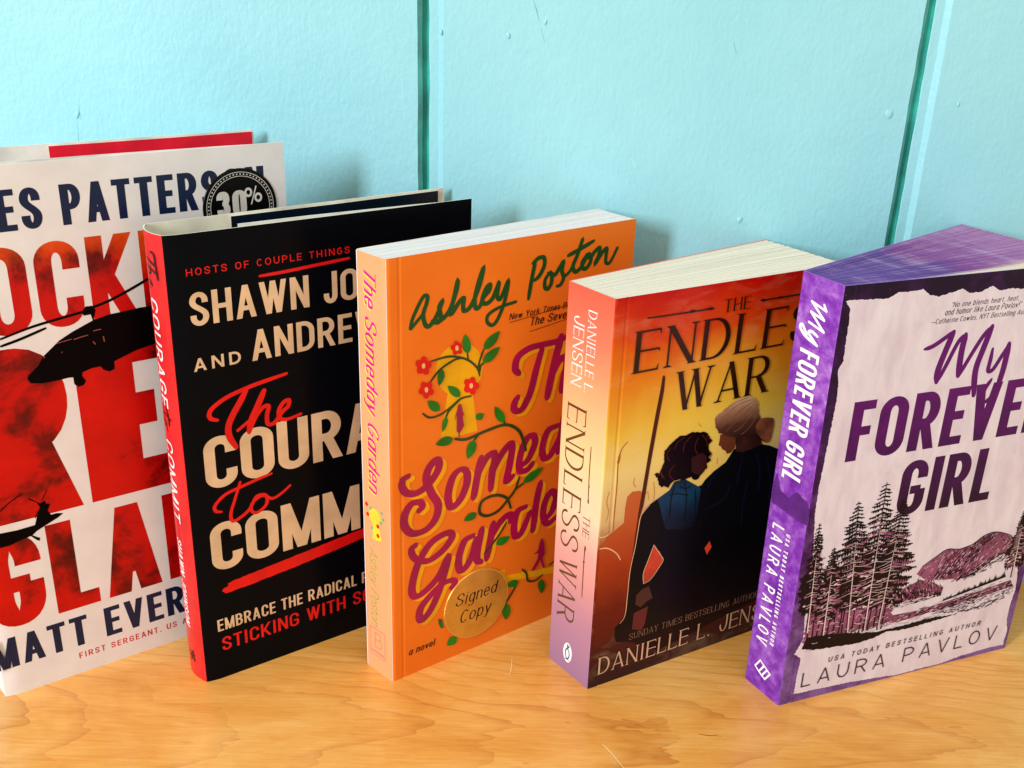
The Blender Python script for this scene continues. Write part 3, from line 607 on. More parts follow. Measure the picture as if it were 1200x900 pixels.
{'k':'S','n':'the3','b':2,'f':'f','w':3.6,'p':[[[70.1,145.1],[67.8,148.1],[69.1,153.5],[75.5,156.5],[83.9,156.8],[91.6,156.7],[97.2,157.8]],[[83.2,154.8],[80.3,145.4],[77.4,134.4],[73.5,127.3],[70.2,125.9],[67.8,127.9],[68.3,131.1],[69.9,133.2]]]},
{'k':'S','n':'the3h','b':2,'f':'f','w':4,'p':[[[94.5,159],[92,149.4],[89.6,139],[87.6,128.7]],[[89.6,139],[93.1,145.6],[96.9,147.7],[98.9,144.3],[97.3,135.8],[97.1,130.6],[100.2,131.4]],[[101.7,136.3],[106.8,139.7],[107.9,143.9],[105.1,145.2],[102.3,140.7],[102.2,134.7],[105.5,132.5],[109.9,135.3]]]},
{'k':'S','n':'some1','b':2,'f':'f','w':3.7,'p':[[[9.8,108.8],[7.2,107.8],[6.5,104.6],[9,100.6],[14.2,99],[20.3,101.6],[25.2,107],[26,111.2],[24.1,112.8],[20.3,109.2],[19.4,103.7],[22.2,96.2],[25.7,89.2],[24.1,82.2],[18.7,78.2],[11.8,78.7],[7.7,83.8],[7.8,89.6],[11.2,94.1],[15.7,93.8],[17.1,91.1],[15.3,89.5]],[[38.1,104.2],[33.8,101.6],[31.3,94.2],[31.6,88.1],[34,85.7],[38.4,89],[41.5,95.7],[41.4,101.7],[38.1,104.2]],[[49.5,107.2],[47.3,97],[45.5,86.8]],[[47.2,97.7],[51.8,105.4],[56.3,107.6],[57.4,104.6],[56.1,97.4],[55.5,88.4]],[[56.1,97.4],[60.9,105.2],[66.2,109.8],[67.5,107.1],[66.2,97.6],[64.8,90.3],[68.5,91.9]],[[72.3,95.9],[77.4,98.3],[81.2,105.8],[80.3,110.2],[76.8,110.3],[73.4,104.8],[72,97.5],[73.2,93.3],[77.2,92.9],[80.5,95.5]],[[95.2,112.1],[89,110.6],[86.1,102.1],[87.6,96.3],[91.6,97.1],[96.5,104.8]],[[99.7,119.4],[97.3,106.1],[96.1,97.1]]]},
{'k':'S','n':'some2','b':2,'f':'f','w':3.7,'p':[[[110.4,116],[105,113.5],[102.8,105.5],[104.6,99.5],[108.7,100.8],[112.7,110]],[[112.7,115.5],[111.7,104.8],[113.4,100.3]],[[119.4,119.3],[118.3,110.2],[120.6,104.8],[125.1,108.5],[127.8,121.2],[125.7,101.1],[122.3,95.6],[118.3,98.3]]]},
{'k':'S','n':'gard1','b':2,'f':'f','w':3.7,'p':[[[13.4,71.9],[11.1,70.4],[12.1,66.2],[15.6,62.9],[21,61.1],[28.2,63.9],[33,68.5],[33.1,71.4],[29.7,72.7],[21.8,70.3],[15.6,63.2],[12.4,55.4],[11.2,47.6],[13.5,43.8],[19.4,45.3],[26.6,51],[31.3,59.3],[29.9,53],[26.7,43],[21.8,33.5],[17,29.3],[15.2,31.6],[16.2,36.5],[21,41.1],[27.5,45.1],[32.8,45.6],[35.6,43.7],[33.6,41.2]],[[45.7,66.2],[40.7,64.7],[37.6,56.7],[38.2,49.6],[41.4,49.7],[45.5,55.5],[47.4,64]],[[50.9,68.4],[49,59.9],[48.2,52.1],[50.8,49.6]],[[57.6,69.4],[56.3,61.4],[54,50.1]],[[56.3,61.4],[60.4,67.3],[65.5,70.8],[68.1,70.4],[68,66.8]]]},
{'k':'S','n':'gard2','b':2,'f':'f','w':3.7,'p':[[[77.2,72.3],[72,70.8],[70.3,62.4],[71.7,57.1],[75.2,58.4],[80.1,68.2]],[[86,83.3],[83.9,72.7],[82.4,56.8]],[[89.2,60.4],[94.3,64.5],[96.5,72.1],[93.2,75.9],[89.4,71],[88.7,63],[92,57.8],[97.4,60.2]],[[104.1,72.2],[102.4,62.8],[101.4,55.6]],[[102.4,62.8],[107.9,71.9],[110.6,74.4],[111.8,70.7],[110.5,61.9],[111.2,59.2]]]},
{'k':'P','n':'keyhole','b':2,'f':'f','p':[[[49.5,151.7],[49.5,153.7],[49.2,155.8],[48.6,157.8],[47.6,159.7],[46.4,161.5],[45,163],[43.3,164.4],[41.5,165.5],[39.5,166.2],[37.5,166.7],[35.5,166.9],[33.5,166.7],[31.7,166.2],[29.9,165.5],[28.3,164.4],[27,163.1],[25.9,161.6],[25,159.9],[24.5,158.1],[24.3,156.1],[24.4,154.1],[24.8,152.2],[25.5,150.2],[26.5,148.4],[27.7,146.7],[29.2,145.2],[30.9,143.9],[32.8,142.9],[34.8,142.2],[36.9,141.8],[38.9,141.7],[40.9,142],[42.8,142.6],[44.5,143.5],[46.1,144.7],[47.4,146.2],[48.4,147.9],[49.1,149.7]],[[30.6,144.5],[26.8,122.4],[36.3,121.7],[47.1,121.6],[43.4,145.7],[36.8,148.6]]]},
{'k':'P','n':'ray','b':2,'f':'f','p':[[[61.2,40.7],[65.7,40],[66.2,36.2],[97.3,30.2],[123.8,28.1],[124,25.4],[97.5,26.2],[66.4,32.3],[57.9,34.6]]]},
{'k':'S','n':'vine','b':2,'f':'f','w':1.05,'p':[[[21.8,161.4],[31.4,161.7],[40.4,158.4],[45.9,153.5],[47.6,149.7]],[[21.1,151.5],[26.2,156.4],[33.6,159.5],[38.1,159.6]],[[40.8,161],[41.2,158.6]],[[47.6,149],[47.1,154.6],[49.6,161.3]],[[47.5,150.4],[48.2,153.7],[49.8,154.7]],[[17.4,137.7],[21.1,134.8],[27,135],[33.1,137.7],[37.6,140.1],[43.1,140.1]],[[29.3,132.3],[31.6,136],[36.9,139.6]]]},
{'k':'S','n':'vine2','b':2,'f':'f','w':1.6,'p':[[[34.8,120.7],[41.1,119],[51.4,120.3],[62.9,120.7],[70.6,116.1],[74.3,109.1],[75.8,103.8]],[[61.5,124.3],[62.9,120.7]],[[45.5,117.5],[47.4,119.2]],[[72.5,90],[70.2,84],[66,79.8],[60.2,75.3],[53.4,74.7],[49.2,78],[50.7,83.7],[58.2,84.5],[65.1,80.9],[67.9,74.5]],[[75.3,86],[70.2,84]]]},
{'k':'S','n':'vine3','b':2,'f':'f','w':1.2,'p':[[[65.6,67.2],[60.6,60.8],[52.7,53.8]],[[76.5,36.2],[79.4,32.6],[80.6,27.9],[85.3,26.2],[89.9,28]],[[74.1,29.4],[69.8,23.3],[65.9,18.8]],[[94.3,32.4],[98,33.7]]]},
{'k':'P','n':'leafs','b':2,'f':'f','p':[[[40.8,161],[42.2,162.2],[42.7,163.6],[42.6,164.9],[42.3,166.3],[41.6,167.8],[40.7,169.2],[39.5,170.7],[38.6,169.4],[38.1,168.1],[37.8,166.8],[37.8,165.4],[38.1,164.1],[39,162.6]],[[49.6,161.3],[52.2,161],[53.9,161.6],[55.3,162.5],[56.5,163.6],[57.3,165],[58,166.6],[58.5,168.4],[56.3,168.2],[54.5,167.7],[52.9,167],[51.5,166.1],[50.4,165],[49.6,163.5]],[[49.4,154.8],[51.9,154.4],[53.7,154.7],[55.1,155.5],[56.3,156.5],[57.3,157.7],[58.1,159.1],[58.7,160.8],[56.6,160.8],[54.8,160.5],[53.1,160],[51.6,159.3],[50.4,158.3],[49.5,156.9]],[[27.7,156.4],[26.2,155.9],[25.5,155],[25.1,154],[25,152.9],[25.1,151.7],[25.3,150.4],[25.9,149],[26.9,149.8],[27.7,150.6],[28.3,151.5],[28.7,152.5],[28.8,153.6],[28.6,154.8]],[[37.2,141.2],[37.3,143.1],[36.6,144.4],[35.8,145.5],[34.6,146.3],[33.4,147.1],[32,147.6],[30.3,148],[30.7,146.5],[31.2,145.2],[31.9,143.9],[32.8,142.9],[33.9,142],[35.2,141.3]],[[26.3,136.9],[26.5,138.8],[26,140.1],[25.2,141.1],[24.2,141.9],[22.9,142.5],[21.6,143],[19.9,143.3],[20.1,141.7],[20.5,140.4],[21.1,139.2],[21.9,138.2],[22.9,137.4],[24.2,136.9]],[[30.1,133.2],[28.9,132.6],[28.2,131.8],[27.8,130.8],[27.6,129.7],[27.5,128.6],[27.6,127.4],[27.8,126],[28.7,126.8],[29.4,127.6],[30,128.5],[30.4,129.5],[30.7,130.6],[30.6,131.7]],[[46.1,127.8],[47.5,126.9],[48.4,126.7],[49.1,126.8],[49.7,127.2],[50,127.8],[50.3,128.6],[50.4,129.6],[49.2,130.1],[48.3,130.4],[47.4,130.5],[46.7,130.3],[46.2,130],[45.9,129.3]],[[62,122],[62.8,123.8],[62.6,125.3],[62,126.7],[61,128.1],[59.8,129.3],[58.4,130.6],[56.6,131.7],[56.4,130.1],[56.5,128.6],[56.8,127.1],[57.4,125.7],[58.3,124.3],[59.7,123]],[[33.6,121.3],[31.7,122.8],[30.1,123.3],[28.7,123.4],[27.4,123.1],[26.2,122.6],[25.1,121.8],[24.1,120.7],[25.8,119.7],[27.4,119.1],[28.9,118.8],[30.4,118.7],[31.7,118.9],[32.8,119.6]]]},
{'k':'P','n':'leafs2','b':2,'f':'f','p':[[[45.5,117.5],[43.2,117.2],[42.1,116.4],[41.4,115.2],[41,113.8],[40.9,112.3],[41.1,110.6],[41.6,108.6],[43.3,109.2],[44.6,110],[45.6,111],[46.3,112.2],[46.7,113.5],[46.6,115.2]],[[74.8,86.2],[77.7,85.6],[79.8,85.8],[81.7,86.4],[83.4,87.4],[84.9,88.5],[86.3,89.9],[87.4,91.6],[84.9,91.7],[82.7,91.5],[80.6,91.2],[78.7,90.5],[77,89.6],[75.6,88.3]],[[47.5,78.1],[45.7,79.3],[44.3,79.5],[43.2,79.4],[42.2,79],[41.4,78.3],[40.7,77.4],[40.1,76.2],[41.7,75.6],[43.1,75.2],[44.4,75.1],[45.5,75.2],[46.5,75.6],[47.2,76.4]]]},
{'k':'P','n':'leafs3','b':2,'f':'f','p':[[[59.4,56.7],[61.5,55.4],[63,55],[64.3,55.1],[65.5,55.5],[66.5,56.1],[67.4,57],[68.1,58.3],[66.3,59.1],[64.7,59.5],[63.2,59.8],[61.9,59.7],[60.8,59.3],[59.9,58.5]],[[74.5,29.7],[72.8,31.3],[71.5,31.8],[70.3,32],[69.3,31.8],[68.4,31.3],[67.6,30.6],[66.9,29.6],[68.4,28.6],[69.8,27.9],[71,27.5],[72.2,27.3],[73.2,27.5],[74.1,28.1]],[[89.5,25.5],[87.9,24.8],[87.3,23.8],[87.2,22.5],[87.5,21.2],[88,19.7],[88.8,18.1],[90,16.4],[91,17.3],[91.7,18.3],[92.1,19.4],[92.2,20.7],[92,22],[91.3,23.6]],[[67.3,19.2],[65.3,18.5],[64.6,17.4],[64.4,16.1],[64.6,14.5],[65.1,12.8],[65.9,11],[67.2,9],[68.4,9.9],[69.3,11],[69.8,12.2],[70.1,13.6],[69.9,15.1],[69.2,16.9]]]},
{'k':'P','n':'leafs4','b':2,'f':'f','p':[[[26,26.4],[28.2,24.9],[29.2,19.5],[27.2,20.5],[26.1,23.6]],[[36.9,11.1],[34.9,12.4],[33.7,12.7],[32.8,12.5],[32.1,11.9],[31.6,11],[31.2,9.9],[31.1,8.4],[32.6,7.7],[33.9,7.3],[35.1,7.2],[36,7.4],[36.7,8],[37.1,9]]]},
{'k':'P','n':'flowers','b':2,'f':'f','p':[[[21.9,159.3],[21.7,158.9],[21.3,158.6],[20.9,158.4],[20.4,158.3],[20.6,157.8],[20.7,157.3],[20.6,156.8],[20.5,156.3],[20.2,156],[19.9,155.8],[19.4,155.7],[19,155.8],[18.5,156],[18.1,156.4],[17.7,156.8],[17.4,157.2],[17,156.9],[16.6,156.8],[16.1,156.8],[15.6,157],[15.2,157.2],[14.8,157.6],[14.6,158.1],[14.5,158.6],[14.5,159.1],[14.6,159.5],[14.8,159.9],[14.8,160.3],[14.4,160.7],[14.1,161.2],[13.9,161.7],[13.8,162.2],[13.9,162.6],[14.1,163],[14.4,163.3],[14.8,163.5],[15.2,163.5],[15.7,163.4],[16.2,163.2],[16.5,163.4],[16.6,163.8],[16.9,164.2],[17.3,164.5],[17.7,164.6],[18.1,164.6],[18.6,164.4],[19,164.1],[19.3,163.7],[19.6,163.2],[19.7,162.7],[19.8,162.1],[20.1,162],[20.6,161.8],[21.1,161.5],[21.5,161.2],[21.8,160.7],[22,160.2],[22,159.8]],[[22.8,147.8],[23,147.3],[23.1,146.9],[23.1,146.4],[22.9,146],[22.6,145.7],[22.2,145.6],[21.8,145.5],[21.3,145.6],[20.8,145.8],[20.7,145.5],[20.5,145.1],[20.3,144.7],[19.9,144.5],[19.5,144.3],[19.1,144.4],[18.7,144.5],[18.3,144.8],[18,145.2],[17.7,145.7],[17.6,146.2],[17.5,146.7],[17.1,146.8],[16.6,146.9],[16.2,147.2],[15.8,147.5],[15.5,148],[15.3,148.4],[15.3,148.9],[15.4,149.3],[15.6,149.7],[15.9,150],[16.3,150.2],[16.6,150.3],[16.5,150.8],[16.4,151.3],[16.4,151.8],[16.5,152.2],[16.8,152.6],[17.1,152.8],[17.5,152.8],[17.9,152.8],[18.4,152.5],[18.8,152.2],[19.1,151.8],[19.4,151.6],[19.8,151.9],[20.2,152],[20.7,152],[21.1,151.9],[21.5,151.6],[21.9,151.3],[22.1,150.8],[22.2,150.4],[22.3,149.9],[22.2,149.4],[22,149],[22.1,148.7],[22.5,148.3]],[[37.7,164.3],[37.4,164.2],[37.6,163.8],[37.8,163.4],[37.9,163],[37.9,162.6],[37.8,162.2],[37.6,162],[37.3,161.8],[37,161.7],[36.6,161.8],[36.2,161.9],[35.8,162.2],[35.5,162.4],[35.3,162.2],[35,161.9],[34.7,161.8],[34.3,161.8],[33.9,161.8],[33.6,162],[33.3,162.3],[33.1,162.7],[32.9,163.1],[32.9,163.5],[32.9,163.9],[33,164.2],[32.6,164.4],[32.2,164.7],[31.9,165],[31.8,165.4],[31.7,165.8],[31.7,166.1],[31.8,166.4],[32,166.7],[32.4,166.9],[32.7,166.9],[33.1,166.9],[33.3,167],[33.4,167.4],[33.4,167.8],[33.6,168.1],[33.9,168.3],[34.2,168.5],[34.6,168.5],[34.9,168.3],[35.3,168.1],[35.6,167.8],[35.8,167.4],[36,167],[36.2,166.9],[36.6,166.9],[37,166.8],[37.4,166.7],[37.7,166.4],[38,166.1],[38.1,165.7],[38.2,165.3],[38.1,165],[38,164.6]],[[47.5,144.1],[47.4,143.7],[47.2,143.3],[46.8,143],[46.4,142.8],[45.9,142.7],[45.5,142.7],[45.5,142.2],[45.5,141.6],[45.4,141.1],[45.1,140.8],[44.8,140.5],[44.3,140.4],[43.9,140.5],[43.4,140.7],[42.9,141.1],[42.6,141.5],[42.2,142],[42,142.3],[41.5,142.2],[41,142.2],[40.5,142.4],[40,142.6],[39.6,143],[39.3,143.4],[39.2,143.9],[39.1,144.5],[39.2,144.9],[39.5,145.4],[39.8,145.7],[39.8,146.1],[39.5,146.5],[39.2,147.1],[39.1,147.6],[39.1,148.1],[39.3,148.5],[39.5,148.8],[39.9,149],[40.4,149.1],[40.9,149],[41.4,148.8],[41.9,148.4],[42.1,148.6],[42.4,149],[42.8,149.3],[43.2,149.4],[43.7,149.4],[44.2,149.3],[44.6,149],[45,148.6],[45.2,148.1],[45.4,147.5],[45.5,147],[45.4,146.5],[45.8,146.3],[46.3,146],[46.8,145.6],[47.1,145.1],[47.4,144.6]]]},
{'k':'P','n':'fcent','b':2,'f':'f','p':[[[18.7,160],[18.5,159.1],[17.8,158.9],[17.1,159.4],[16.9,160.4],[17.1,161.2],[17.8,161.5],[18.5,161]],[[20.2,148.4],[19.9,147.5],[19.2,147.3],[18.6,147.8],[18.3,148.9],[18.6,149.8],[19.2,150],[19.9,149.5]],[[36,164.7],[35.8,163.8],[35.1,163.6],[34.4,164.1],[34.1,165.1],[34.4,166],[35,166.2],[35.7,165.7]],[[44,144.9],[43.7,144],[43,143.8],[42.3,144.3],[42,145.4],[42.2,146.3],[43,146.5],[43.7,146]]]},
{'k':'P','n':'lady','b':2,'f':'f','p':[[[36.9,137.6],[37.8,137.3],[38.2,135.8],[38.7,133.6],[40.1,130.2],[39.1,132.1],[38.7,130.7],[39.4,126.3],[38.2,124.4],[37.1,123.2],[37.3,121.1],[36.6,121.3],[36.3,123.6],[35.4,124.5],[35.5,129.4],[35.3,133],[34.4,129.3],[34.7,132.4],[35.8,135.7],[36,137.2]]]},
{'k':'P','n':'walker','b':2,'f':'f','p':[[[87.8,50.2],[89.2,50.1],[89.7,47.7],[90.5,44.9],[90.7,40.1],[89.3,38.5],[91.5,31.9],[90.1,32.2],[88,37.7],[84.5,32.7],[82.2,33],[86.3,39.1],[86.5,42.5],[83.2,42.5],[86.2,44],[87,47.8]]]},
{'k':'C','n':'sticker2','b':2,'f':'f','p':[[28.8,25.8],[50.3,45.8],[66.8,26.2],[41.1,10],[33.2,38.9],[63.9,13.6]]},
{'k': 'T', 'n': 'signed', 'b': 2, 'f': 'f', 's': 'Signed', 'i': 0, 'ui': 35.6, 'j': 5, 'uj': 60.0, 'base': [30.2, 28.8], 'top': [36.2]},
{'k': 'T', 'n': 'copy', 'b': 2, 'f': 'f', 's': 'Copy', 'i': 0, 'ui': 38.0, 'j': 3, 'uj': 56.6, 'base': [18.9, 18.1], 'top': [25.9]},
{'k': 'T', 'n': 'novel', 'b': 2, 'f': 'f', 's': 'a novel', 'i': 0, 'ui': 9.0, 'j': 6, 'uj': 23.8, 'base': [10.6, 12.1, 13.2], 'top': [18.1]},
{'k': 'T', 'n': 'nyt', 'b': 2, 'f': 'f', 's': 'New York Times Bestselling Author of', 'i': 0, 'ui': 63.3, 'j': 13, 'uj': 92.6, 'base': [171.8, 174.9], 'top': [175.2, 176.4]},
{'k': 'T', 'n': 'slip', 'b': 2, 'f': 'f', 's': 'The Seven Year Slip', 'i': 0, 'ui': 75.1, 'j': 7, 'uj': 96.7, 'base': [166.7, 169.0], 'top': [170.8, 172.7]},
{'k':'S','n':'nyt_ul','b':2,'f':'f','w':0.35,'p':[[[63.7,171.3],[98.3,173.9]],[[75.3,164.8],[98.7,167.1]]]},
{'k': 'T', 'n': 'sp2_title', 'b': 2, 'f': 's', 's': 'The Someday Garden', 'i': 0, 'ui': 204.9, 'j': 17, 'uj': 99.9, 'base': [13.7, 14.8], 'top': [6.3, 6.3]},
{'k': 'T', 'n': 'sp2_author', 'b': 2, 'f': 's', 's': 'Ashley Poston', 'i': 0, 'ui': 69.4, 'j': 12, 'uj': 26.8, 'base': [14.6, 15.6], 'top': [8.5, 10.0]},
{'k':'P','n':'sp2_box','b':2,'f':'s','p':[[[17.6,21.1],[7.2,21.8],[7.6,7],[18.1,4.8]]]},
{'k': 'T', 'n': 'the4', 'b': 3, 'f': 'f', 's': 'THE', 'i': 0, 'ui': 58.4, 'j': 2, 'uj': 73.4, 'base': [183.0, 182.8, 182.5], 'top': [188.8, 188.9, 188.7]},
{'k': 'T', 'n': 'endless', 'b': 3, 'f': 'f', 's': 'ENDLESS', 'i': 0, 'ui': 11.7, 'j': 4, 'uj': 96.2, 'base': [162.1, 161.8, 161.7, 161.7, 161.5], 'top': [181.1, 180.8, 180.9, 180.7, 180.8]},
{'k': 'T', 'n': 'war', 'b': 3, 'f': 'f', 's': 'WAR', 'i': 0, 'ui': 36.1, 'j': 2, 'uj': 90.1, 'base': [139.7, 139.2, 139.2, 139.2], 'top': [158.3, 158.6, 158.5]},
{'k':'S','n':'arrow1','b':3,'f':'f','w':0.7,'p':[[[16.7,186.2],[29.2,185.9],[52.4,185.6]]]},
{'k':'P','n':'arrow1d','b':3,'f':'f','p':[[[38.3,185.9],[40.5,186.8],[42.5,186.2],[40.7,185.1]],[[46.2,185.9],[51.3,186.4],[52.6,185.8],[51,185]],[[16.6,186.5],[18,186.7],[18,185.9],[16.7,185.9]]]},
{'k':'S','n':'arrow2','b':3,'f':'f','w':0.7,'p':[[[79.2,185.6],[93.9,185.5],[120.4,185.4]]]},
{'k':'P','n':'arrow2d','b':3,'f':'f','p':[[[78.7,185.7],[80.1,186.3],[84.2,185.4],[80.8,184.8]],[[88.3,185.6],[90.7,186.2],[92.9,185.6],[90.9,184.9]]]},
{'k':'P','n':'spear','b':3,'f':'f','p':[[[27.9,157.7],[28.6,158.4],[29.4,157.1],[29.4,150.6],[27.5,133.7],[25.6,115.5],[23.8,94.9],[21.7,87.4],[21.9,64.5],[20.2,50.9],[18.7,51.4],[19.9,69.7],[21.2,92],[22.6,105.8],[24,121.8],[25.9,139.8],[27.4,151.8]]]},
{'k':'S','n':'spear_l','b':3,'f':'f','w':0.6,'p':[[[12,129.6],[9.6,127.4],[8.3,124.4],[7.6,121.2],[8,109.2],[7.8,95.4],[7.8,83.9]]]},
{'k':'P','n':'spear_lt','b':3,'f':'f','p':[[[7,120.5],[7.7,123.7],[8.8,125.9],[8.6,121],[7.8,118.6]]]},
{'k':'P','n':'hooded','b':3,'f':'f','p':[[[21.1,103.1],[23.2,101.2],[22.6,87.2],[21.2,72.1],[19.4,59.6],[19.1,46.5],[18.1,35.2],[13.2,30],[9.7,24.3],[2,23],[1.1,42.6],[1,68.7],[0.9,76.8],[2.1,79.7],[5,83.8],[8.6,85.5],[13.5,88.5],[13.5,95.7],[14.2,101.7],[16.8,103.7]]]},
{'k':'P','n':'mass','b':3,'f':'f','p':[[[25,92.7],[27.2,94.5],[31.4,96.4],[37.9,99.3],[40.4,103.3],[46.3,103.3],[55,97.3],[57,97.6],[58.8,99.9],[63.5,103.3],[70.2,106.5],[74.6,112.6],[90.5,111.9],[97.4,109.5],[105.9,104.9],[132.3,97.2],[161.8,-20.2],[105.3,19.9],[40.5,8.8],[24.1,19.5],[14.8,22.6],[13.6,25.5],[13.1,31],[16.3,33.9],[18.5,37.1],[18.9,48.5],[19.2,61.6],[21,74],[22,83.7],[22.5,89]]]},
{'k':'P','n':'bluetop','b':3,'f':'f','p':[[[31.4,96.4],[37.9,99.3],[40.4,103.3],[46.4,102.8],[55.1,97.2],[56.8,95.8],[56.4,86.8],[55.7,75.8],[49.6,75.5],[38.2,78.6],[35.5,84.8],[33.9,90.6]]]},
{'k':'P','n':'hairw','b':3,'f':'f','p':[[[28.1,109.7],[29.7,110.6],[31,109],[33.2,115.5],[32.6,120.8],[34,121.8],[37.9,124.8],[40.6,126.6],[43.6,126.1],[47.4,127.1],[51.4,126.1],[55.4,125.8],[57.7,123.6],[60.4,120],[58.9,118.6],[58.7,116.4],[60.9,113.3],[59.3,111.6],[61.2,109.7],[58.7,108.7],[59,106.2],[57.4,104.7],[54.5,101.8],[52,101.3],[50.3,103.5],[47.3,103],[40.3,104],[37.6,102.2],[37,100.6],[34.6,102.5],[33.2,101.9],[31.4,103.7],[30.2,107.5]]]},
{'k':'P','n':'facew','b':3,'f':'f','p':[[[49,113.7],[54.8,115.1],[58.1,112.6],[58.5,109.8],[57.9,108.2],[58.4,106.3],[56.7,104],[53.2,103.9],[49.9,106.4]]]},
{'k':'P','n':'hairm','b':3,'f':'f','p':[[[60.2,131.4],[62.5,133.1],[65.2,134.7],[69,137],[72.8,138.4],[78.9,139.2],[83.8,137.4],[85.9,134.2],[86.9,129.2],[88.8,125.7],[93.7,125.2],[96.6,124.2],[97.6,121.2],[97.3,116.8],[96.4,112],[93.7,112.1],[91.3,113.5],[86.1,112.8],[80,111.4],[75.6,112.3],[74.2,118.9],[68.2,121],[63.8,123.2],[61.5,126.8]]]},
{'k':'P','n':'hairm_d','b':3,'f':'f','p':[[[61.1,128.6],[67.5,125.5],[78.2,123.4],[87.3,125.1],[93.3,121.2],[95.1,113.6],[91.6,111.6],[86.2,111.9],[75.8,111.4],[74.3,118],[68.2,121],[63.8,123.2]]]},
{'k':'P','n':'bun','b':3,'f':'f','p':[[[87.6,124.9],[89.4,125.6],[93.1,125.4],[96.7,124.1],[97.6,121.2],[97.3,116.8],[96.5,111.9],[94.2,111.8],[91.4,114.2],[88,117.8],[86.3,121.7]]]},
{'k':'S','n':'folds_b','b':3,'f':'f','w':0.9,'p':[[[75.1,94.2],[72,86.6],[60.9,83.3]],[[80.5,107.7],[79.6,99.6],[78.7,91.5]],[[89,107.6],[93,96.6],[93.3,84.3]],[[96.1,104.2],[100.5,91.1],[101.9,75.4]],[[66.6,102.6],[62.9,99.8],[60.5,95]],[[86,92.6],[84.7,79.7],[85.4,68]]]},
{'k':'S','n':'folds_d','b':3,'f':'f','w':0.55,'p':[[[40.6,101.5],[39.4,94.6],[39.5,84.6]],[[46.5,101.9],[48.6,92.4],[48.6,79.5]],[[53.1,96.7],[54.8,87.2],[55,76.9]],[[38.2,96.7],[43.1,96.4],[49.4,94]],[[50.8,99.1],[47.9,98],[43.7,99.9]]]},
{'k':'S','n':'curls','b':3,'f':'f','w':0.4,'p':[[[56.7,123.4],[59.7,120.2],[58.4,118.7]],[[58.8,115.1],[60.8,112.4],[59.4,110.5]],[[53.6,124.5],[57.1,120.7],[57.4,118]],[[36.4,121.7],[34.3,118.7],[36.2,114.8]],[[33.4,113.7],[31.8,110.6],[34.2,106.5]],[[43.7,125.3],[40,123.5],[38.4,120.4]],[[47.6,125.3],[44.1,121.7],[43.6,117.5]],[[51.7,123.6],[50.4,118.7],[53,113.7]],[[39.4,112.4],[36.9,108.5],[39.3,104.5]],[[30.1,108.4],[31.4,109.8],[33.2,106.8]]]},
{'k':'S','n':'faint','b':3,'f':'f','w':0.5,'p':[[[17.6,110.4],[17.1,107.9],[18.5,105.4]],[[28.4,106.1],[29.4,100.6],[29.4,95.3]],[[4.1,106.7],[3.1,101.8],[4.5,96.3],[3.5,91.3]],[[65.1,110.2],[65.1,106.6]],[[50.9,130.7],[53.1,128.5]],[[17,101.9],[17,96.6]],[[24.3,100.1],[25.6,101.5],[26.5,96.9]]]},
{'k':'P','n':'nape','b':3,'f':'f','p':[[[75.1,117.6],[76.6,119.7],[80.1,117.7],[83,118.8],[88,117.3],[90.8,113.2],[91.7,111.4],[86.5,110.5],[80.2,110],[75.6,111]]]},
{'k':'S','n':'strands','b':3,'f':'f','w':0.3,'p':[[[82.8,136.9],[74.2,136],[66.6,132.2],[61.6,128.1]],[[84,136.3],[76.7,133.3],[70.1,129.4],[64,125.4]],[[84.7,135.3],[79.1,131.1],[73.5,127],[67.9,123.3]],[[85.4,133.8],[81.6,128],[77.1,123.6],[72.7,121.9]],[[86.1,131.5],[84.6,125.6],[81.5,121.8],[77.7,119.5]],[[79,138.5],[71,137],[64.9,133.4]],[[89.5,124.7],[94.4,121],[96.5,115.2]],[[91.6,125.1],[96.6,120.5],[97.8,118.5]],[[88.6,124],[91.7,118],[94.2,112.4]]]},
{'k':'P','n':'facem','b':3,'f':'f','p':[[[64.8,122.2],[64.8,119.1],[64.5,116.7],[66,116],[67.1,114.2],[69.3,112.8],[70.4,111],[72.7,111.2],[75,113.4],[74.7,118.8],[68.1,121.9]]]},
{'k':'P','n':'gap','b':3,'f':'f','p':[[[32,71.7],[33.7,69.1],[35.9,67.1],[37.9,62.3],[37.2,59.7],[31.9,53.1],[27.8,51.7],[27.2,57.8],[29.3,64.3]],[[65.4,57.2],[63.4,61.4],[66,64.7],[67.8,61]]]},
{'k':'P','n':'gap2','b':3,'f':'f','p':[[[23.7,36.4],[31.9,37.7],[30.9,27.7],[29.1,24.8],[23.4,27.2]]]},
{'k':'P','n':'hand','b':3,'f':'f','p':[[[24.1,46.4],[27.3,48.8],[31.2,49.5],[34.2,41.8],[31.1,40.9],[27.3,38.6],[24.1,41.1]]]},
{'k':'S','n':'rim','b':3,'f':'f','w':0.35,'p':[[[27.2,94.5],[24.1,91.7],[22.5,89],[21.7,82],[21,74],[19.2,61.6],[18.9,48.5],[18.5,37.1],[15.9,33]],[[31.9,72.1],[29.3,64.3],[27.2,57.8],[27.8,51.7]],[[32,71.7],[37.3,63.9],[38.2,61.8],[37,59.4],[31.9,53.1],[27.8,51.7]]]},
{'k':'S','n':'halo','b':3,'f':'f','w':0.6,'p':[[[-11.8,102.1],[-5.6,90.1],[0.3,84.6],[4,84],[7.6,85.8]],[[0.8,78.2],[5.5,77.2],[10.6,73.2],[13.3,68.8]]]},
{'k': 'T', 'n': 'sunday', 'b': 3, 'f': 'f', 's': 'SUNDAY TIMES BESTSELLING AUTHOR', 'i': 0, 'ui': 22.1, 'j': 30, 'uj': 103.8, 'base': [21.0, 21.5, 21.4], 'top': [25.3, 25.9]},
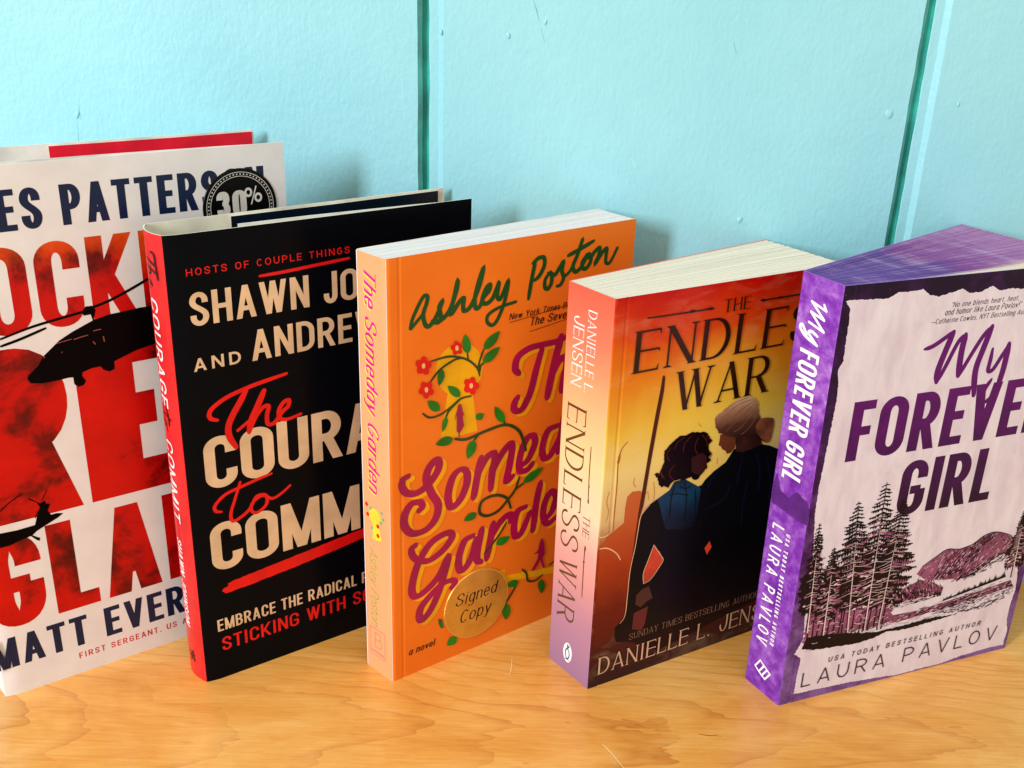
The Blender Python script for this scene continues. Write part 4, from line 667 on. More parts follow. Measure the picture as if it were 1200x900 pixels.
{'k': 'T', 'n': 'jensen', 'b': 3, 'f': 'f', 's': 'DANIELLE L. JENSEN', 'i': 0, 'ui': 5.2, 'j': 10, 'uj': 73.5, 'base': [5.8, 6.9, 7.5, 8.0], 'top': [15.6, 16.9, 17.5]},
{'k': 'T', 'n': 'sp3_dan', 'b': 3, 'f': 's', 's': 'DANIELLE L.', 'i': 0, 'ui': 187.7, 'j': 10, 'uj': 149.5, 'base': [16.1, 15.5], 'top': [10.1, 10.4]},
{'k': 'T', 'n': 'sp3_jen', 'b': 3, 'f': 's', 's': 'JENSEN', 'i': 0, 'ui': 183.0, 'j': 5, 'uj': 151.0, 'base': [25.5, 24.4], 'top': [17.9, 17.9]},
{'k': 'T', 'n': 'sp3_end', 'b': 3, 'f': 's', 's': 'ENDLESS', 'i': 0, 'ui': 141.5, 'j': 6, 'uj': 68.4, 'base': [26.0, 25.8], 'top': [12.9, 13.4]},
{'k': 'T', 'n': 'sp3_war', 'b': 3, 'f': 's', 's': 'WAR', 'i': 0, 'ui': 62.4, 'j': 2, 'uj': 28.8, 'base': [25.3, 25.4], 'top': [13.1, 12.8]},
{'k': 'T', 'n': 'sp3_the', 'b': 3, 'f': 's', 's': 'THE', 'i': 0, 'ui': 91.2, 'j': 2, 'uj': 79.9, 'base': [10.7, 11.1], 'top': [6.0, 6.4]},
{'k':'S','n':'sp3_arrow','b':3,'f':'s','w':0.6,'p':[[[8.7,126.2],[8.8,113.5],[8.3,97.8]]]},
{'k':'S','n':'sp3_arrow2','b':3,'f':'s','w':0.6,'p':[[[8.5,75.5],[8.5,64.8],[8.3,47.7]]]},
{'k':'P','n':'sp3_ad','b':3,'f':'s','p':[[[9,106.2],[8.5,107.2],[7.8,106.6],[8.3,105.7]],[[8.9,99],[8.4,102.2],[7.7,98.5],[8.4,97.5]]]},
{'k':'P','n':'sp3_ad2','b':3,'f':'s','p':[[[9,73.7],[8.1,76.1],[7.6,74.4],[8.2,72.1]],[[9.3,66.6],[8.6,68.3],[7.9,67.3],[8.4,65.6]]]},
{'k':'P','n':'sp3_logo','b':3,'f':'s','p':[[[12.8,12.6],[12.8,11.2],[13,9.7],[13.4,8.4],[13.9,7.3],[14.6,6.5],[15.4,6],[16.2,5.9],[17.1,6.2],[17.8,6.9],[18.4,7.9],[18.8,9.1],[19,10.6],[19,12],[18.8,13.5],[18.4,14.8],[17.8,15.9],[17.1,16.7],[16.3,17.1],[15.5,17.2],[14.7,16.9],[14,16.2],[13.4,15.2],[13,14]]]},
{'k':'P','n':'paper','b':4,'f':'f','p':[[[1.3,201.3],[4.9,201.5],[10.3,201.2],[16.6,200.8],[22.1,200.7],[27.2,202.8],[33.6,202.5],[39.4,203.2],[42.9,200.6],[48.1,199.1],[55.2,200.4],[60.7,201.6],[64.6,199.4],[70.6,199.1],[76.7,201.5],[81.7,199],[88.5,199.4],[94.9,198.5],[102.6,199.3],[111.2,197.5],[135.7,36.9],[134.7,27.9],[135,18.5],[137.5,10.6],[136.9,6.4],[136.9,2.4],[135.1,2.6],[128.2,3],[109.4,2.4],[95.6,0.5],[80.5,0.9],[72.2,0.1],[57.2,2.1],[42.7,3.3],[32.6,3.9],[22.6,4.3],[18.7,4.4],[7.9,4.9],[8,15.4],[8.4,21.2],[8.4,25.6],[4.6,28.7],[8.2,36.2],[6.7,51.4],[6.9,65.9],[5,89.4],[3.1,104.3],[3,115.7],[4.8,158.4],[4.3,165.6],[3,171.3],[4.9,175.3],[4.5,183.5],[4.5,190.9],[4,197.7]]]},
{'k':'S','n':'my','b':4,'f':'f','w':2.2,'p':[[[46.5,175.9],[50.8,176.9],[56.8,180.2],[60.4,182.5]],[[56.7,159.3],[60,166.9],[64.2,177.3],[67.8,180.6]],[[68.3,160.8],[72.3,169.2],[77.6,178.8],[81.7,182.8]],[[84.6,172.1],[84.7,167.1],[84.7,161.9],[87.3,161.9],[90.4,167.2],[93.5,173.5]],[[92.8,154.9],[90.8,149.1],[86.7,145.9]],[[85.6,146.7],[85.1,152.1],[87.9,157.2]]]},
{'k':'S','n':'my_b','b':4,'f':'f','w':3.2,'p':[[[60.5,182.3],[58.2,174.3],[56.1,165.2],[56.6,159.6]],[[67.5,180.4],[67.1,172.7],[68,161.2]],[[81.5,182.8],[79.2,172.8],[77.4,162.7],[79.5,150.5]],[[93.5,173.5],[93.5,162.3],[92.6,154.2]]]},
{'k': 'T', 'n': 'forever', 'b': 4, 'f': 'f', 's': 'FOREVER', 'i': 0, 'ui': 14.4, 'j': 5, 'uj': 98.2, 'base': [128.3, 127.0, 126.8, 126.7, 126.8], 'top': [156.1, 155.5, 155.0, 155.0], 'jl': 1},
{'k': 'T', 'n': 'girl', 'b': 4, 'f': 'f', 's': 'GIRL', 'i': 0, 'ui': 47.9, 'j': 3, 'uj': 102.3, 'base': [94.0, 94.7, 93.8], 'top': [121.9, 121.9, 122.3]},
{'k': 'T', 'n': 'q1', 'b': 4, 'f': 'f', 's': '“No one blends heart, heat,', 'i': 0, 'ui': 56.1, 'j': 25, 'uj': 92.5, 'base': [193.9, 193.4], 'top': [196.2, 195.8]},
{'k': 'T', 'n': 'q2', 'b': 4, 'f': 'f', 's': 'and humor like Laura Pavlov!”', 'i': 0, 'ui': 53.5, 'j': 28, 'uj': 95.2, 'base': [190.7, 190.1], 'top': [193.0, 193.1]},
{'k': 'T', 'n': 'q3', 'b': 4, 'f': 'f', 's': '—Catherine Cowles, NYT Bestselling Author', 'i': 0, 'ui': 47.1, 'j': 37, 'uj': 98.3, 'base': [187.0, 186.6], 'top': [189.1, 188.8]},
{'k': 'T', 'n': 'usa', 'b': 4, 'f': 'f', 's': 'USA TODAY BESTSELLING AUTHOR', 'i': 0, 'ui': 24.7, 'j': 27, 'uj': 117.2, 'base': [19.8, 19.5, 18.9, 19.2], 'top': [22.5, 22.3, 22.1]},
{'k': 'T', 'n': 'laura', 'b': 4, 'f': 'f', 's': 'LAURA PAVLOV', 'i': 0, 'ui': 11.1, 'j': 11, 'uj': 129.7, 'base': [10.6, 7.0, 7.5], 'top': [17.0, 15.9, 16.3]},
{'k':'P','n':'mount_m','b':4,'f':'f','p':[[[68.4,59.5],[70.9,63.2],[78,67.2],[84.2,70.2],[91.5,68.8],[99.4,70],[105.5,73.6],[112.4,74.5],[120.3,71.9],[124.8,68.9],[128.3,60.6],[118.7,60.3],[111.3,56.2],[103.9,52.2],[94.6,51.4],[81.2,53.6],[76.6,53.5]]]},
{'k':'P','n':'mount_k','b':4,'f':'f','p':[[[76.3,54.6],[82.3,58.8],[85.5,64.6],[90.2,69],[99.5,69.4],[105.5,73.6],[112.4,74.5],[121.7,71.1],[114.3,72],[107.9,68.9],[104.7,63],[104.3,57.6],[99.6,55.3],[90.2,55]],[[91.3,50.4],[99.8,54.2],[110.7,58.6],[119.6,61.2],[128.5,60],[123.2,57.2],[112.2,52.8],[100.7,50.7]]]},
{'k':'P','n':'bank_m','b':4,'f':'f','p':[[[54.8,38.5],[73.3,37.7],[91.7,39.3],[110.5,40.9],[130.7,43.4],[133.1,39.5],[116.3,37.4],[98.5,35.5],[80.9,34.9],[65,33.5],[55.8,33.9]]]},
{'k':'P','n':'bank_k','b':4,'f':'f','p':[[[85.9,33.8],[92.2,36.9],[103.7,38.9],[121.8,39.6],[132.9,40.1],[135.1,36.8],[127.8,31.4],[118.2,30.1],[106,29.9]],[[53.4,45.4],[67,45.2],[78.6,44.9],[89.3,44],[79,43.1],[67.7,42.3],[56.5,41.5]]]},
{'k':'P','n':'grove_m','b':4,'f':'f','p':[[[52.2,45.7],[56.6,51.2],[65.1,53.7],[71.5,55.6],[79,53],[87.2,48],[86.8,44.8],[78.6,44.9],[67,45.2],[58,45]]]},
{'k':'P','n':'ground_k','b':4,'f':'f','p':[[[8,30.9],[10.2,36.8],[24.4,35.7],[41.5,32.2],[52,30.4],[65.6,30.6],[81.7,31.4],[99.9,30.1],[75.4,28.3],[66.1,28.2],[56.7,29.3],[50.3,27.4],[40.4,26.4],[25.8,27.7],[14.8,28.7]]]},
{'k':'P','n':'shrub_m','b':4,'f':'f','p':[[[7.8,51.2],[9.6,65.3],[13.5,78.8],[20.4,86.5],[29.6,87.7],[37.2,92.3],[47.5,94.5],[56.2,93.9],[62.5,85.7],[66.8,76.7],[68.1,65.9],[60.4,54.7],[55.2,47.2],[54.8,38.5],[55.3,30.7],[35.8,33],[11.1,37.7]]]},
{'k': 'T', 'n': 'sp4_forever', 'b': 4, 'f': 's', 's': 'FOREVER GIRL', 'i': 0, 'ui': 175.6, 'j': 11, 'uj': 114.0, 'base': [18.4, 19.9], 'top': [8.3, 6.9]},
{'k': 'T', 'n': 'sp4_laura', 'b': 4, 'f': 's', 's': 'LAURA PAVLOV', 'i': 0, 'ui': 90.1, 'j': 11, 'uj': 25.6, 'base': [20.4, 19.4], 'top': [12.7, 12.2]},
{'k': 'T', 'n': 'sp4_usa', 'b': 4, 'f': 's', 's': 'USA TODAY BESTSELLING AUTHOR', 'i': 0, 'ui': 88.6, 'j': 27, 'uj': 28.3, 'base': [11.2, 10.2], 'top': [8.6, 7.9]},
{'k':'S','n':'sp4_my','b':4,'f':'s','w':1.5,'p':[[[8,197.8],[8.9,195.5],[6.5,193.2],[13.2,194.2],[15.3,194.6],[8.8,191.9],[5.8,189.8],[12.4,189.8],[15.6,189.3],[9.1,186.7],[5.5,185.3],[3.8,183.3]],[[17.1,186.2],[14.7,184.3],[10.6,184.1],[8.7,181.1]],[[11.1,183.2],[16.3,182.2],[19.5,183.3],[18.1,184.8],[14.5,183.4]]]},
{'k':'P','n':'sp4_hill','b':4,'f':'s','p':[[[22.9,111.2],[20.9,114.3],[17.7,106.7],[12.5,106.5],[8.2,110.7],[2.1,108.9],[-0.4,104.7],[-0.8,98],[5.7,97.4],[14.5,98.5],[22.4,98.8]]]},
{'k':'S','n':'sp4_logo','b':4,'f':'s','w':0.9,'p':[[[17.7,11.4],[14.9,16.3],[12.2,14.9],[14.9,9.8],[17.7,11.4]],[[14.9,9.8],[12,14.9],[7.7,12.9],[10.6,8.1],[14.9,9.8]],[[12.8,8.8],[9.9,13.9]]]},
]
# plan corners of each standing book in metres: A spine/front, B spine/back, C and D the fore-edge corners
BOOKS = [{'A': [-0.22911, 0.38589], 'B': [-0.25164, 0.41861], 'C': [-0.10707, 0.47561], 'D': [-0.12815, 0.5063], 'H': 0.24337},
         {'A': [-0.14009, 0.40082], 'B': [-0.15361, 0.41969], 'C': [-0.02189, 0.48617], 'D': [-0.03672, 0.50832], 'H': 0.21795},
         {'A': [-0.05271, 0.40612], 'B': [-0.06712, 0.41987], 'C': [0.05661, 0.48946], 'D': [0.04042, 0.50771], 'H': 0.21018},
         {'A': [0.04108, 0.40563], 'B': [0.02268, 0.42946], 'C': [0.15409, 0.47097], 'D': [0.12501, 0.5108], 'H': 0.19667},
         {'A': [0.13109, 0.39819], 'B': [0.11903, 0.41825], 'C': [0.26025, 0.44935], 'D': [0.22101, 0.5108], 'H': 0.20778}]
SCRATCH = [([(45.8, 368.4), (49.2, 363.2), (54.1, 354.1)], 0.6), ([(48.4, 362.1), (50.9, 356.0)], 0.4), ([(4.5, 428.2), (4.2, 419.5), (3.4, 414.9)], 0.5), ([(1.3, 415.5), (4.3, 413.7)], 0.6), ([(6.1, 440.8), (8.3, 439.5)], 0.7), ([(104.9, 410.5), (113.3, 402.2)], 0.4)]
GOUGE = [([(89.9, 377.1), (95.2, 376.2), (99.2, 377.0)], 0.5), ([(97.6, 376.3), (100.6, 375.9)], 0.35), ([(29.4, 382.1), (31.8, 381.6)], 0.5), ([(61.2, 381.9), (63.5, 381.5)], 0.5), ([(10.3, 355.1), (12.9, 354.7)], 0.5), ([(-7.9, 371.9), (-4.8, 371.5)], 0.4)]
CRACKS = [([(4.0, 305.4), (5.7, 301.0), (7.1, 296.5)], 0.5, 1), ([(8.0, 293.2), (9.9, 287.5)], 0.6, 1), ([(-10.8, 299.3), (-9.5, 295.3)], 0.6, 0), ([(-7.4, 290.8), (-6.5, 287.8)], 0.5, 1), ([(-57.4, 269.2), (-56.4, 249.4)], 0.4, 0), ([(-214.6, 242.2), (-215.6, 227.8)], 0.3, 1), ([(54.6, 234.6), (56.6, 230.1)], 0.5, 0), ([(98.3, 289.6), (100.0, 285.0)], 0.6, 1), ([(228.9, 266.6), (232.6, 254.7)], 0.4, 0), ([(-213.0, 251.6), (-212.7, 244.3)], 0.3, 1)]
TREES = [((26.1,106.1),(33.0,34.4),15.0,1),((39.9,113.4),(43.0,33.0),15.5,2),((51.6,102.7),(51.0,33.0),14.5,3),((6.6,98.4),(9.5,39.5),7.5,4),((128.5,84.0),(130.5,45.0),7.0,5),((17.0,84.0),(19.0,36.0),9.5,6)]
NAMED = {e['n']: e for e in ART}

STY = {
 'press': dict(wv=.20, wh=.15, r=.27, tr=.13), 'rocket': dict(wv=.185, wh=.13, r=.20, tr=.10), 'huge': dict(wv=.31, wh=.20, r=.27, tr=.045),
 'glare': dict(wv=.232, wh=.165, r=.27, tr=.09), 'bold': dict(wv=.19, wh=.15, r=.27, tr=.13), 'small': dict(wv=.17, wh=.15, r=.3, tr=.24),
 'wide': dict(wv=.15, wh=.13, r=.48, tr=.26), 'andb': dict(wv=.20, wh=.17, r=.45, tr=.26), 'shawn': dict(wv=.175, wh=.14, r=.22, tr=.11), 'courage': dict(wv=.20, wh=.155, r=.20, tr=.07),
 'subt': dict(wv=.165, wh=.125, r=.24, tr=.12), 'spbold': dict(wv=.15, wh=.13, r=.26, tr=.16, slant=.10),
 'roman': dict(wv=.14, wh=.045, r=.5, tr=.14, serif=True, slant=.0), 'roman_thin': dict(wv=.10, wh=.05, r=.5, tr=.14, serif=True),
 'romanlc': dict(wv=.11, wh=.05, r=.5, tr=.12, slant=.22), 'quote': dict(wv=.12, wh=.09, r=.5, tr=.13, slant=.2), 'casual': dict(wv=.16, wh=.10, r=.4, tr=.10, slant=.22),
 'spscript': dict(wv=.17, wh=.06, r=.45, tr=.08, slant=.38), 'hair': dict(wv=.08, wh=.06, r=.5, tr=.08, slant=.35),
 'forever': dict(wv=.20, wh=.15, r=.22, tr=.11), 'gotham': dict(wv=.085, wh=.085, r=.5, tr=.34), 'gothams': dict(wv=.14, wh=.14, r=.5, tr=.42),
 'spforever': dict(wv=.155, wh=.125, r=.24, tr=.12, slant=.06), 'num': dict(wv=.25, wh=.15, r=.25, tr=.10),
}
def text_entry(n, style, **ov):
    e = NAMED[n]; st = dict(STY[style]); st.update(ov)
    base = sum(e['base']) / len(e['base']); top = sum(e['top']) / len(e['top'])
    if 'base' in ov: base = ov['base']
    if 'top' in ov: top = ov['top']
    sp = e['f'] == 's'
    cap = abs(top - base)
    # width units between the two measured characters
    tr = st.get('tr', .12)
    def x_of(i): return sum(WID.get(c, .5) + tr for c in e['s'][:i])
    X0 = x_of(e['i']); X1 = x_of(e['j']) + (0 if e.get('jl') else WID.get(e['s'][e['j']], .5))
    span = abs(e['uj'] - e['ui']); k = span / (X1 - X0)
    if e['i'] == e['j'] : k = span / X1 if X1 > 0 and e['i'] == 0 else span / (X1 - X0)
    polys, pos = text_polys(e['s'], cap, k, st)
    off = pos[e['i']][0]
    if sp: return [[(base - q.y, e['ui'] - (q.x - off)) for q in P_] for P_ in polys]
    return [[(e['ui'] + q.x - off, base + q.y) for q in P_] for P_ in polys]
def strokes(n, width=None, **kw): e = NAMED[n]; return stroke_polys(e['p'], width or e['w'], **kw)
def polys(n): return NAMED[n]['p']
def shift(ps, dx, dy): return [[(q[0] + dx, q[1] + dy) for q in p] for p in ps]

# ------------------------------------------------------------------ the setting
def build_wall():
    Y = 512.0
    prof = [(-900, 0)]
    for gx in (-49.6, 184.6):
        prof += [(gx, 0), (gx + 2.1, 2.2), (gx + 2.2, 4.6), (gx + 5.2, 4.6), (gx + 5.4, 2.5), (gx + 5.8, 2.3), (gx + 9.8, 2.3), (gx + 12.3, 0.0)]
    prof += [(900, 0)]
    rg = random.Random(17); NZ = 90; m = len(prof)
    V, F, K = [], [], []
    for r_ in range(NZ + 1):
        z = 700.0 * r_ / NZ
        for x, d in prof:
            j = 0 if abs(x) > 800 else rg.uniform(-.16, .16)
            V.append(((x + j) / 1000, (Y + d) / 1000, z / 1000))
    mats_ = {}
    for g in (0, 1):
        for j, mt in ((1, 2), (2, 1), (3, 1), (4, 1)): mats_[g * 8 + j] = mt
    for r_ in range(NZ):
        for i in range(m - 1):
            a = r_ * m + i; F.append((a, a + 1, a + m + 1, a + m)); K.append(mats_.get(i, 0))
    n = len(V)
    V += [(-.9, .54, 0), (-.9, .54, .7), (.9, .54, 0), (.9, .54, .7)]
    F += [(n + 2, n, n + 1, n + 3), tuple([NZ * m + i for i in range(m)] + [n + 3, n + 1]), tuple([r_ * m for r_ in range(NZ, -1, -1)] + [n, n + 1]), tuple([r_ * m + m - 1 for r_ in range(NZ + 1)] + [n + 3, n + 2])]; K += [0] * 4
    o = link('wall', mesh('wall', V, F, 'aqua_paint', mats=['aqua_paint', 'groove_green', 'groove_edge'], fm=K),
             label='pale aqua painted board wall with two dark vertical grooves behind the books', category='wall')
    # small blisters and drips in the paint
    rg = random.Random(3)
    for k, (x, z, s_) in enumerate([(-.2143, .2467, 1.5), (.1106, .2058, 1.5), (.1760, .2595, 2.0), (-.0070, .2895, 1.2), (-.0385, .2900, 1.0), (.208, .265, .9), (.010, .296, .9)]):
        bm = bmesh.new(); bmesh.ops.create_uvsphere(bm, u_segments=14, v_segments=8, radius=1)
        for v_ in bm.verts:
            a_ = math.atan2(v_.co.z, v_.co.x); f_ = 1 + .16 * math.sin(2 * a_ + k) + .1 * math.sin(3 * a_)
            v_.co = Vector((v_.co.x * s_ * .8 * f_ / 1000, v_.co.y * .45 / 1000, v_.co.z * s_ * 1.2 * f_ / 1000))
        me = bpy.data.meshes.new('paint_blister'); bm.to_mesh(me); bm.free(); me.materials.append(MATS['aqua_paint'])
        for p_ in me.polygons: p_.use_smooth = True
        b = link('paint_blister', me, o); b.location = (x, .5119, z)
    def crack(pts, wd, mat, name):
        ps = ribbon(pts, lambda a, b, i: wd * (.3 + .7 * math.sin(math.pi * min(1, max(0, i)))))
        link(name, flat([[(q.x, q.y) for q in p] for p in ps], lambda u, v, d: (u / 1000, .5120 - d / 1000, v / 1000), .06, name, mat), o)
    for pts, wd, mat in CRACKS: crack(pts, wd, 'groove_edge' if mat else 'paint_pale', 'paint_crack')
    return o
build_wall()

def build_table():
    x0, x1, y0, y1, t, r = -.95, .95, -.02, .512, .03, .004
    bm = bmesh.new()
    vs = [bm.verts.new(p) for p in ((x0, y0, -t), (x1, y0, -t), (x1, y1, -t), (x0, y1, -t), (x0, y0, 0), (x1, y0, 0), (x1, y1, 0), (x0, y1, 0))]
    for f in ((3, 2, 1, 0), (4, 5, 6, 7), (0, 1, 5, 4), (1, 2, 6, 5), (2, 3, 7, 6), (3, 0, 4, 7)): bm.faces.new([vs[i] for i in f])
    e = [e_ for e_ in bm.edges if all(abs(v.co.z) < 1e-6 and v.co.y < .1 for v in e_.verts)]
    bmesh.ops.bevel(bm, geom=e, offset=r, segments=4, affect='EDGES')
    me = bpy.data.meshes.new('tabletop'); bm.to_mesh(me); bm.free(); me.materials.append(MATS['maple'])
    o = link('tabletop', me, label='honey coloured maple tabletop with fine grain and small scratches under the books', category='table')
    def mark(pts, wd, mat, name):
        ps = ribbon(pts, lambda a, b, i: wd * (.4 + .6 * math.sin(math.pi * min(1, max(0, i)))))
        me = flat([[(q.x, q.y) for q in p] for p in ps], lambda u, v, d: (u / 1000, v / 1000, d / 1000), .05, name, mat)
        link(name, me, o)
    for s_ in SCRATCH: mark(smooth(s_[0]), s_[1], 'scratch_pale', 'scratch')
    for s_ in GOUGE: mark(smooth(s_[0]), s_[1], 'gouge_dark', 'gouge')
build_table()

# ------------------------------------------------------------------ books
def local_frame(b):
    A, C = Vector(b['A']), Vector(b['C']); d = (C - A).normalized(); n = Vector((-d.y, d.x))
    def loc(P): q = Vector(P) - A; return Vector((q.dot(d), q.dot(n))) * 1000
    return math.atan2(d.y, d.x), loc
def arc_pts(P, Q, bulge, n=10):
    """from P to Q with an outward bow; outward is to the right of P->Q"""
    d = Q - P; nn = Vector((d.y, -d.x)).normalized()
    return [P + d * (k / n) + nn * (bulge * 4 * (k / n) * (1 - k / n)) for k in range(n + 1)]
def rounded(path_, rad):
    """round the inner corners of a plan polyline"""
    out = [path_[0]]
    for i in range(1, len(path_) - 1):
        p, a, b = path_[i], path_[i - 1], path_[i + 1]
        da = (a - p).normalized(); db = (b - p).normalized(); s_ = p + da * rad; e_ = p + db * rad
        for k in range(6):
            t = k / 5; out.append(s_ * (1 - t) ** 2 + p * 2 * t * (1 - t) + e_ * t * t)
    out.append(path_[-1]); return out

class Book:
    def __init__(s, i, label, category, bulge):
        s.b = BOOKS[i]; s.yaw, loc = local_frame(s.b); s.i = i
        s.H = s.b['H'] * 1000
        s.A = Vector((0, 0)); s.B = loc(s.b['B']); s.C = loc(s.b['C']); s.D = loc(s.b['D'])
        s.root = empty('hardcover_book' if i < 2 else 'paperback_book', (s.b['A'][0], s.b['A'][1], 0), s.yaw, label=label, category=category, group='books standing in a row')
        s.bulge = bulge
        d = (s.B - s.A); s.sd = d.normalized(); s.sl = d.length; s.sn = Vector((-s.sd.y, s.sd.x)) 
        if s.sn.x > 0: s.sn = -s.sn          # outward from the spine
    def front(s, u, v, off): return (u / 1000, -off / 1000, v / 1000)
    def spine(s, u, v, off):
        t = min(1, max(0, u / s.sl)); p = s.sd * u + s.sn * (s.bulge * 4 * t * (1 - t) + off)
        return (p.x / 1000, p.y / 1000, v / 1000)
    def put(s, name, ps, mat, layer, parent, face='f', **props):
        me = flat(ps, s.front if face == 'f' else s.spine, .045 * layer, name, mat, .8 if face == 's' and s.bulge > 0 else 0)
        return link(name, me, parent, **props)
    def covers(s, fm, sm, bm_, t=.35, rad=.9, edge=None, zlo=0.0):
        """front cover, spine and back cover as three cards bent round the block"""
        Bv, A = s.B, s.A
        if s.bulge > .01: A = A + Vector((0, 1.3))
        sp = arc_pts(Bv, A, -s.bulge, 8)      # path D->B->A->C : cards thicken to the inside (left)
        if ((sp[4] - (A + Bv) / 2).dot(s.sn)) < 0: sp = arc_pts(Bv, A, s.bulge, 8)
        full = rounded([s.D, Bv, A, s.C], rad) if s.bulge < .01 else [s.D] + sp + [Vector((k * .8, 1.3 * (1 - k / 11) ** 2.2)) for k in range(1, 12)] + [s.C]
        # split near the corners
        def nearest(P): return min(range(len(full)), key=lambda k: (full[k] - P).length)
        ib, ia = nearest(Bv), nearest(A)
        ia = min(range(len(full)), key=lambda k: (full[k] - A).length)
        back = full[:ib + 1]; spn = full[ib:ia + 1]; fr = full[ia:]
        if s.i > 1: fr = fr[:-1] + [Vector((u_, y_)) for u_, y_ in ((5.2, 0), (5.9, .16), (6.6, .16), (7.3, 0))] + [fr[-1]]
        o = {}
        o['front'] = link('front_cover', sheet([tuple(p) for p in fr], t, zlo, s.H, fm, 0, edge), s.root)
        o['spine'] = link('spine', sheet([tuple(p) for p in spn], t, zlo, s.H, sm, 0, edge), s.root)
        o['back'] = link('back_cover', sheet([tuple(p) for p in back], t, zlo, s.H, bm_, 0, edge), s.root)
        return o
    def pages(s, mat, n, zvar=.25, drop=.15, fore=.6, t=.35, seed=1):
        rg = random.Random(seed); g = t + .05
        V, U, F = [], [], []
        A = s.A - s.sn * g; Bv = s.B - s.sn * g
        ef = Vector((0, g)); db = (s.D - s.B).normalized(); eb = Vector((db.y, -db.x)) * g
        A = A + ef; Bv = Bv + eb; C = s.C + ef - Vector((fore, 0)); D = s.D + eb - db * fore
        ts = [k / n for k in range(n + 1)]
        for k in range(n):
            t0, t1 = ts[k], ts[k + 1] - .0004
            zt = s.H - drop - rg.random() ** 2 * zvar; z0 = .15
            f = rg.uniform(-.25, .25)
            q = []
            for tt in (t0, t1):
                bow = -s.sn * (-s.bulge * 4 * tt * (1 - tt))
                p0 = A + (Bv - A) * tt + bow; p1 = C + (D - C) * tt; dd = (p1 - p0).normalized()
                q.append((p0, p1 + dd * f, tt))
            b = len(V)
            for (p0, p1, tt) in q:
                for pt, uu in ((p0, 0), (p1, 1.35)):
                    for z in (z0, zt): V.append((pt.x / 1000, pt.y / 1000, z / 1000)); U.append((uu, tt + z * .0))
            # q0: 0 p0lo 1 p0hi 2 p1lo 3 p1hi ; q1: 4..7
            F += [(b + 1, b + 3, b + 7, b + 5), (b, b + 4, b + 6, b + 2), (b, b + 2, b + 3, b + 1), (b + 4, b + 5, b + 7, b + 6), (b + 2, b + 6, b + 7, b + 3), (b, b + 1, b + 5, b + 4)]
        return link('page_block', mesh('page_block', V, F, mat, U), s.root)

def clipw(ps, hi=None):      # keep the art on the cover
    hi = hi or bk.C.x - 1.0; lo = .6; out = []
    for p_ in ps:
        p_ = [Vector((q[1], q[0])) for q in p_]; p_ = clip_y(p_, lo, hi)
        if len(p_) < 3: continue
        p_ = clip_y([Vector((q.y, q.x)) for q in p_], .6, bk.H - .6)
        if len(p_) > 2: out.append(p_)
    return out

def sticker(name, c, r, d0, d1, mat, parent, **props):
    n = 72; V = [bk.front(c[0], c[1], d1)]; U = [(c[0] / 100, c[1] / 100)]; F = []
    for rad, d in ((r * .965, d1), (r * .992, d1 - .06), (r, d0), (r, 0.0)):
        for k in range(n):
            x, y = c[0] + rad * math.cos(k * 2 * math.pi / n), c[1] + rad * math.sin(k * 2 * math.pi / n); V.append(bk.front(x, y, d)); U.append((x / 100, y / 100))
    for k in range(n):
        k1 = (k + 1) % n; F.append((0, 1 + k, 1 + k1))
        for q in range(3): b = 1 + q * n; F.append((b + k, b + n + k, b + n + k1, b + k1))
    return link(name, mesh(name, V, F, mat, U), parent, **props)

# ---- white thriller in its dust jacket, far left
bk = Book(0, 'tall white jacketed hardcover with huge red title, leftmost of the row', 'book', 2.0)
cv = bk.covers('white_jacket', 'white_jacket', 'white_jacket', t=.5, edge='paper_white')
fr = cv['front']
# flaps: the front one shows its blank white back, the rear one its coral print
W_ = bk.C.x
link('front_flap', sheet([(W_ - .6, .6), (W_ - 30, 3.6), (W_ - 80, 6.5), (W_ - 135, 7.4)], .3, .2, bk.H - .3, 'paper_white', 0), bk.root, label='blank white inner flap behind the front cover')
dB = (bk.D - bk.B).normalized(); nb = Vector((dB.y, -dB.x))
pp = [bk.D - dB * 1.0 + nb * 1.0, bk.D - dB * 40 + nb * 2.2, bk.D - dB * 93 + nb * 1.8]
link('back_flap', sheet([tuple(p) for p in pp[::-1]], .3, .2, bk.H - .8, 'coral_red', 0, 'paper_white'), bk.root, label='coral red inner flap of the back cover')
for n_ in ('author1', 'author2'): bk.put('author_lettering', text_entry(n_, 'press'), 'navy_ink', 1, fr)
for t_ in (text_entry('rocket', 'rocket'), text_entry('red', 'huge', base=88.3), text_entry('glare', 'glare', base=36.0, top=82.8)):
    bk.put('title_lettering', t_, 'red_smoke_ink', 1, fr, label='huge red block title with dark smoke in the letters')
bk.put('rank_lettering', text_entry('sub', 'small', base=8.1, top=11.3), 'red_small', 1, fr)
h1 = bk.put('helicopter_silhouette', polys('heli') + strokes('rotor', rnd=False) + polys('hub'), 'heli_black', 2, fr, label='large black helicopter flying left across the title')
bk.put('helicopter_silhouette', polys('heli2') + strokes('rotor2', rnd=False), 'heli_black', 2, fr, label='small dark helicopter tail at the left edge of the cover')
bk.put('fuselage_line', strokes('heli_hl', rnd=False), 'heli_glint', 3, h1.parent, label='thin pinkish glints on the large helicopter')
cx_, cy_, cr_ = circle3(NAMED['sticker1']['p'])
stk = sticker('discount_sticker', (cx_, cy_), cr_, .12, .34, 'sticker_black', fr, label='round black sticker printed 30% in white')
ring = []
def ringpoly(c, r0, r1, n=72):
    return [[(c[0] + r * math.cos(a), c[1] + r * math.sin(a)) for r, a in ((r0, a0), (r1, a0), (r1, a1), (r0, a1))] for a0, a1 in [(k * 2 * math.pi / n, (k + 1) * 2 * math.pi / n) for k in range(n)]]
ring += ringpoly((cx_, cy_), cr_ * .895, cr_ * .91) + ringpoly((cx_, cy_), cr_ * .79, cr_ * .805)
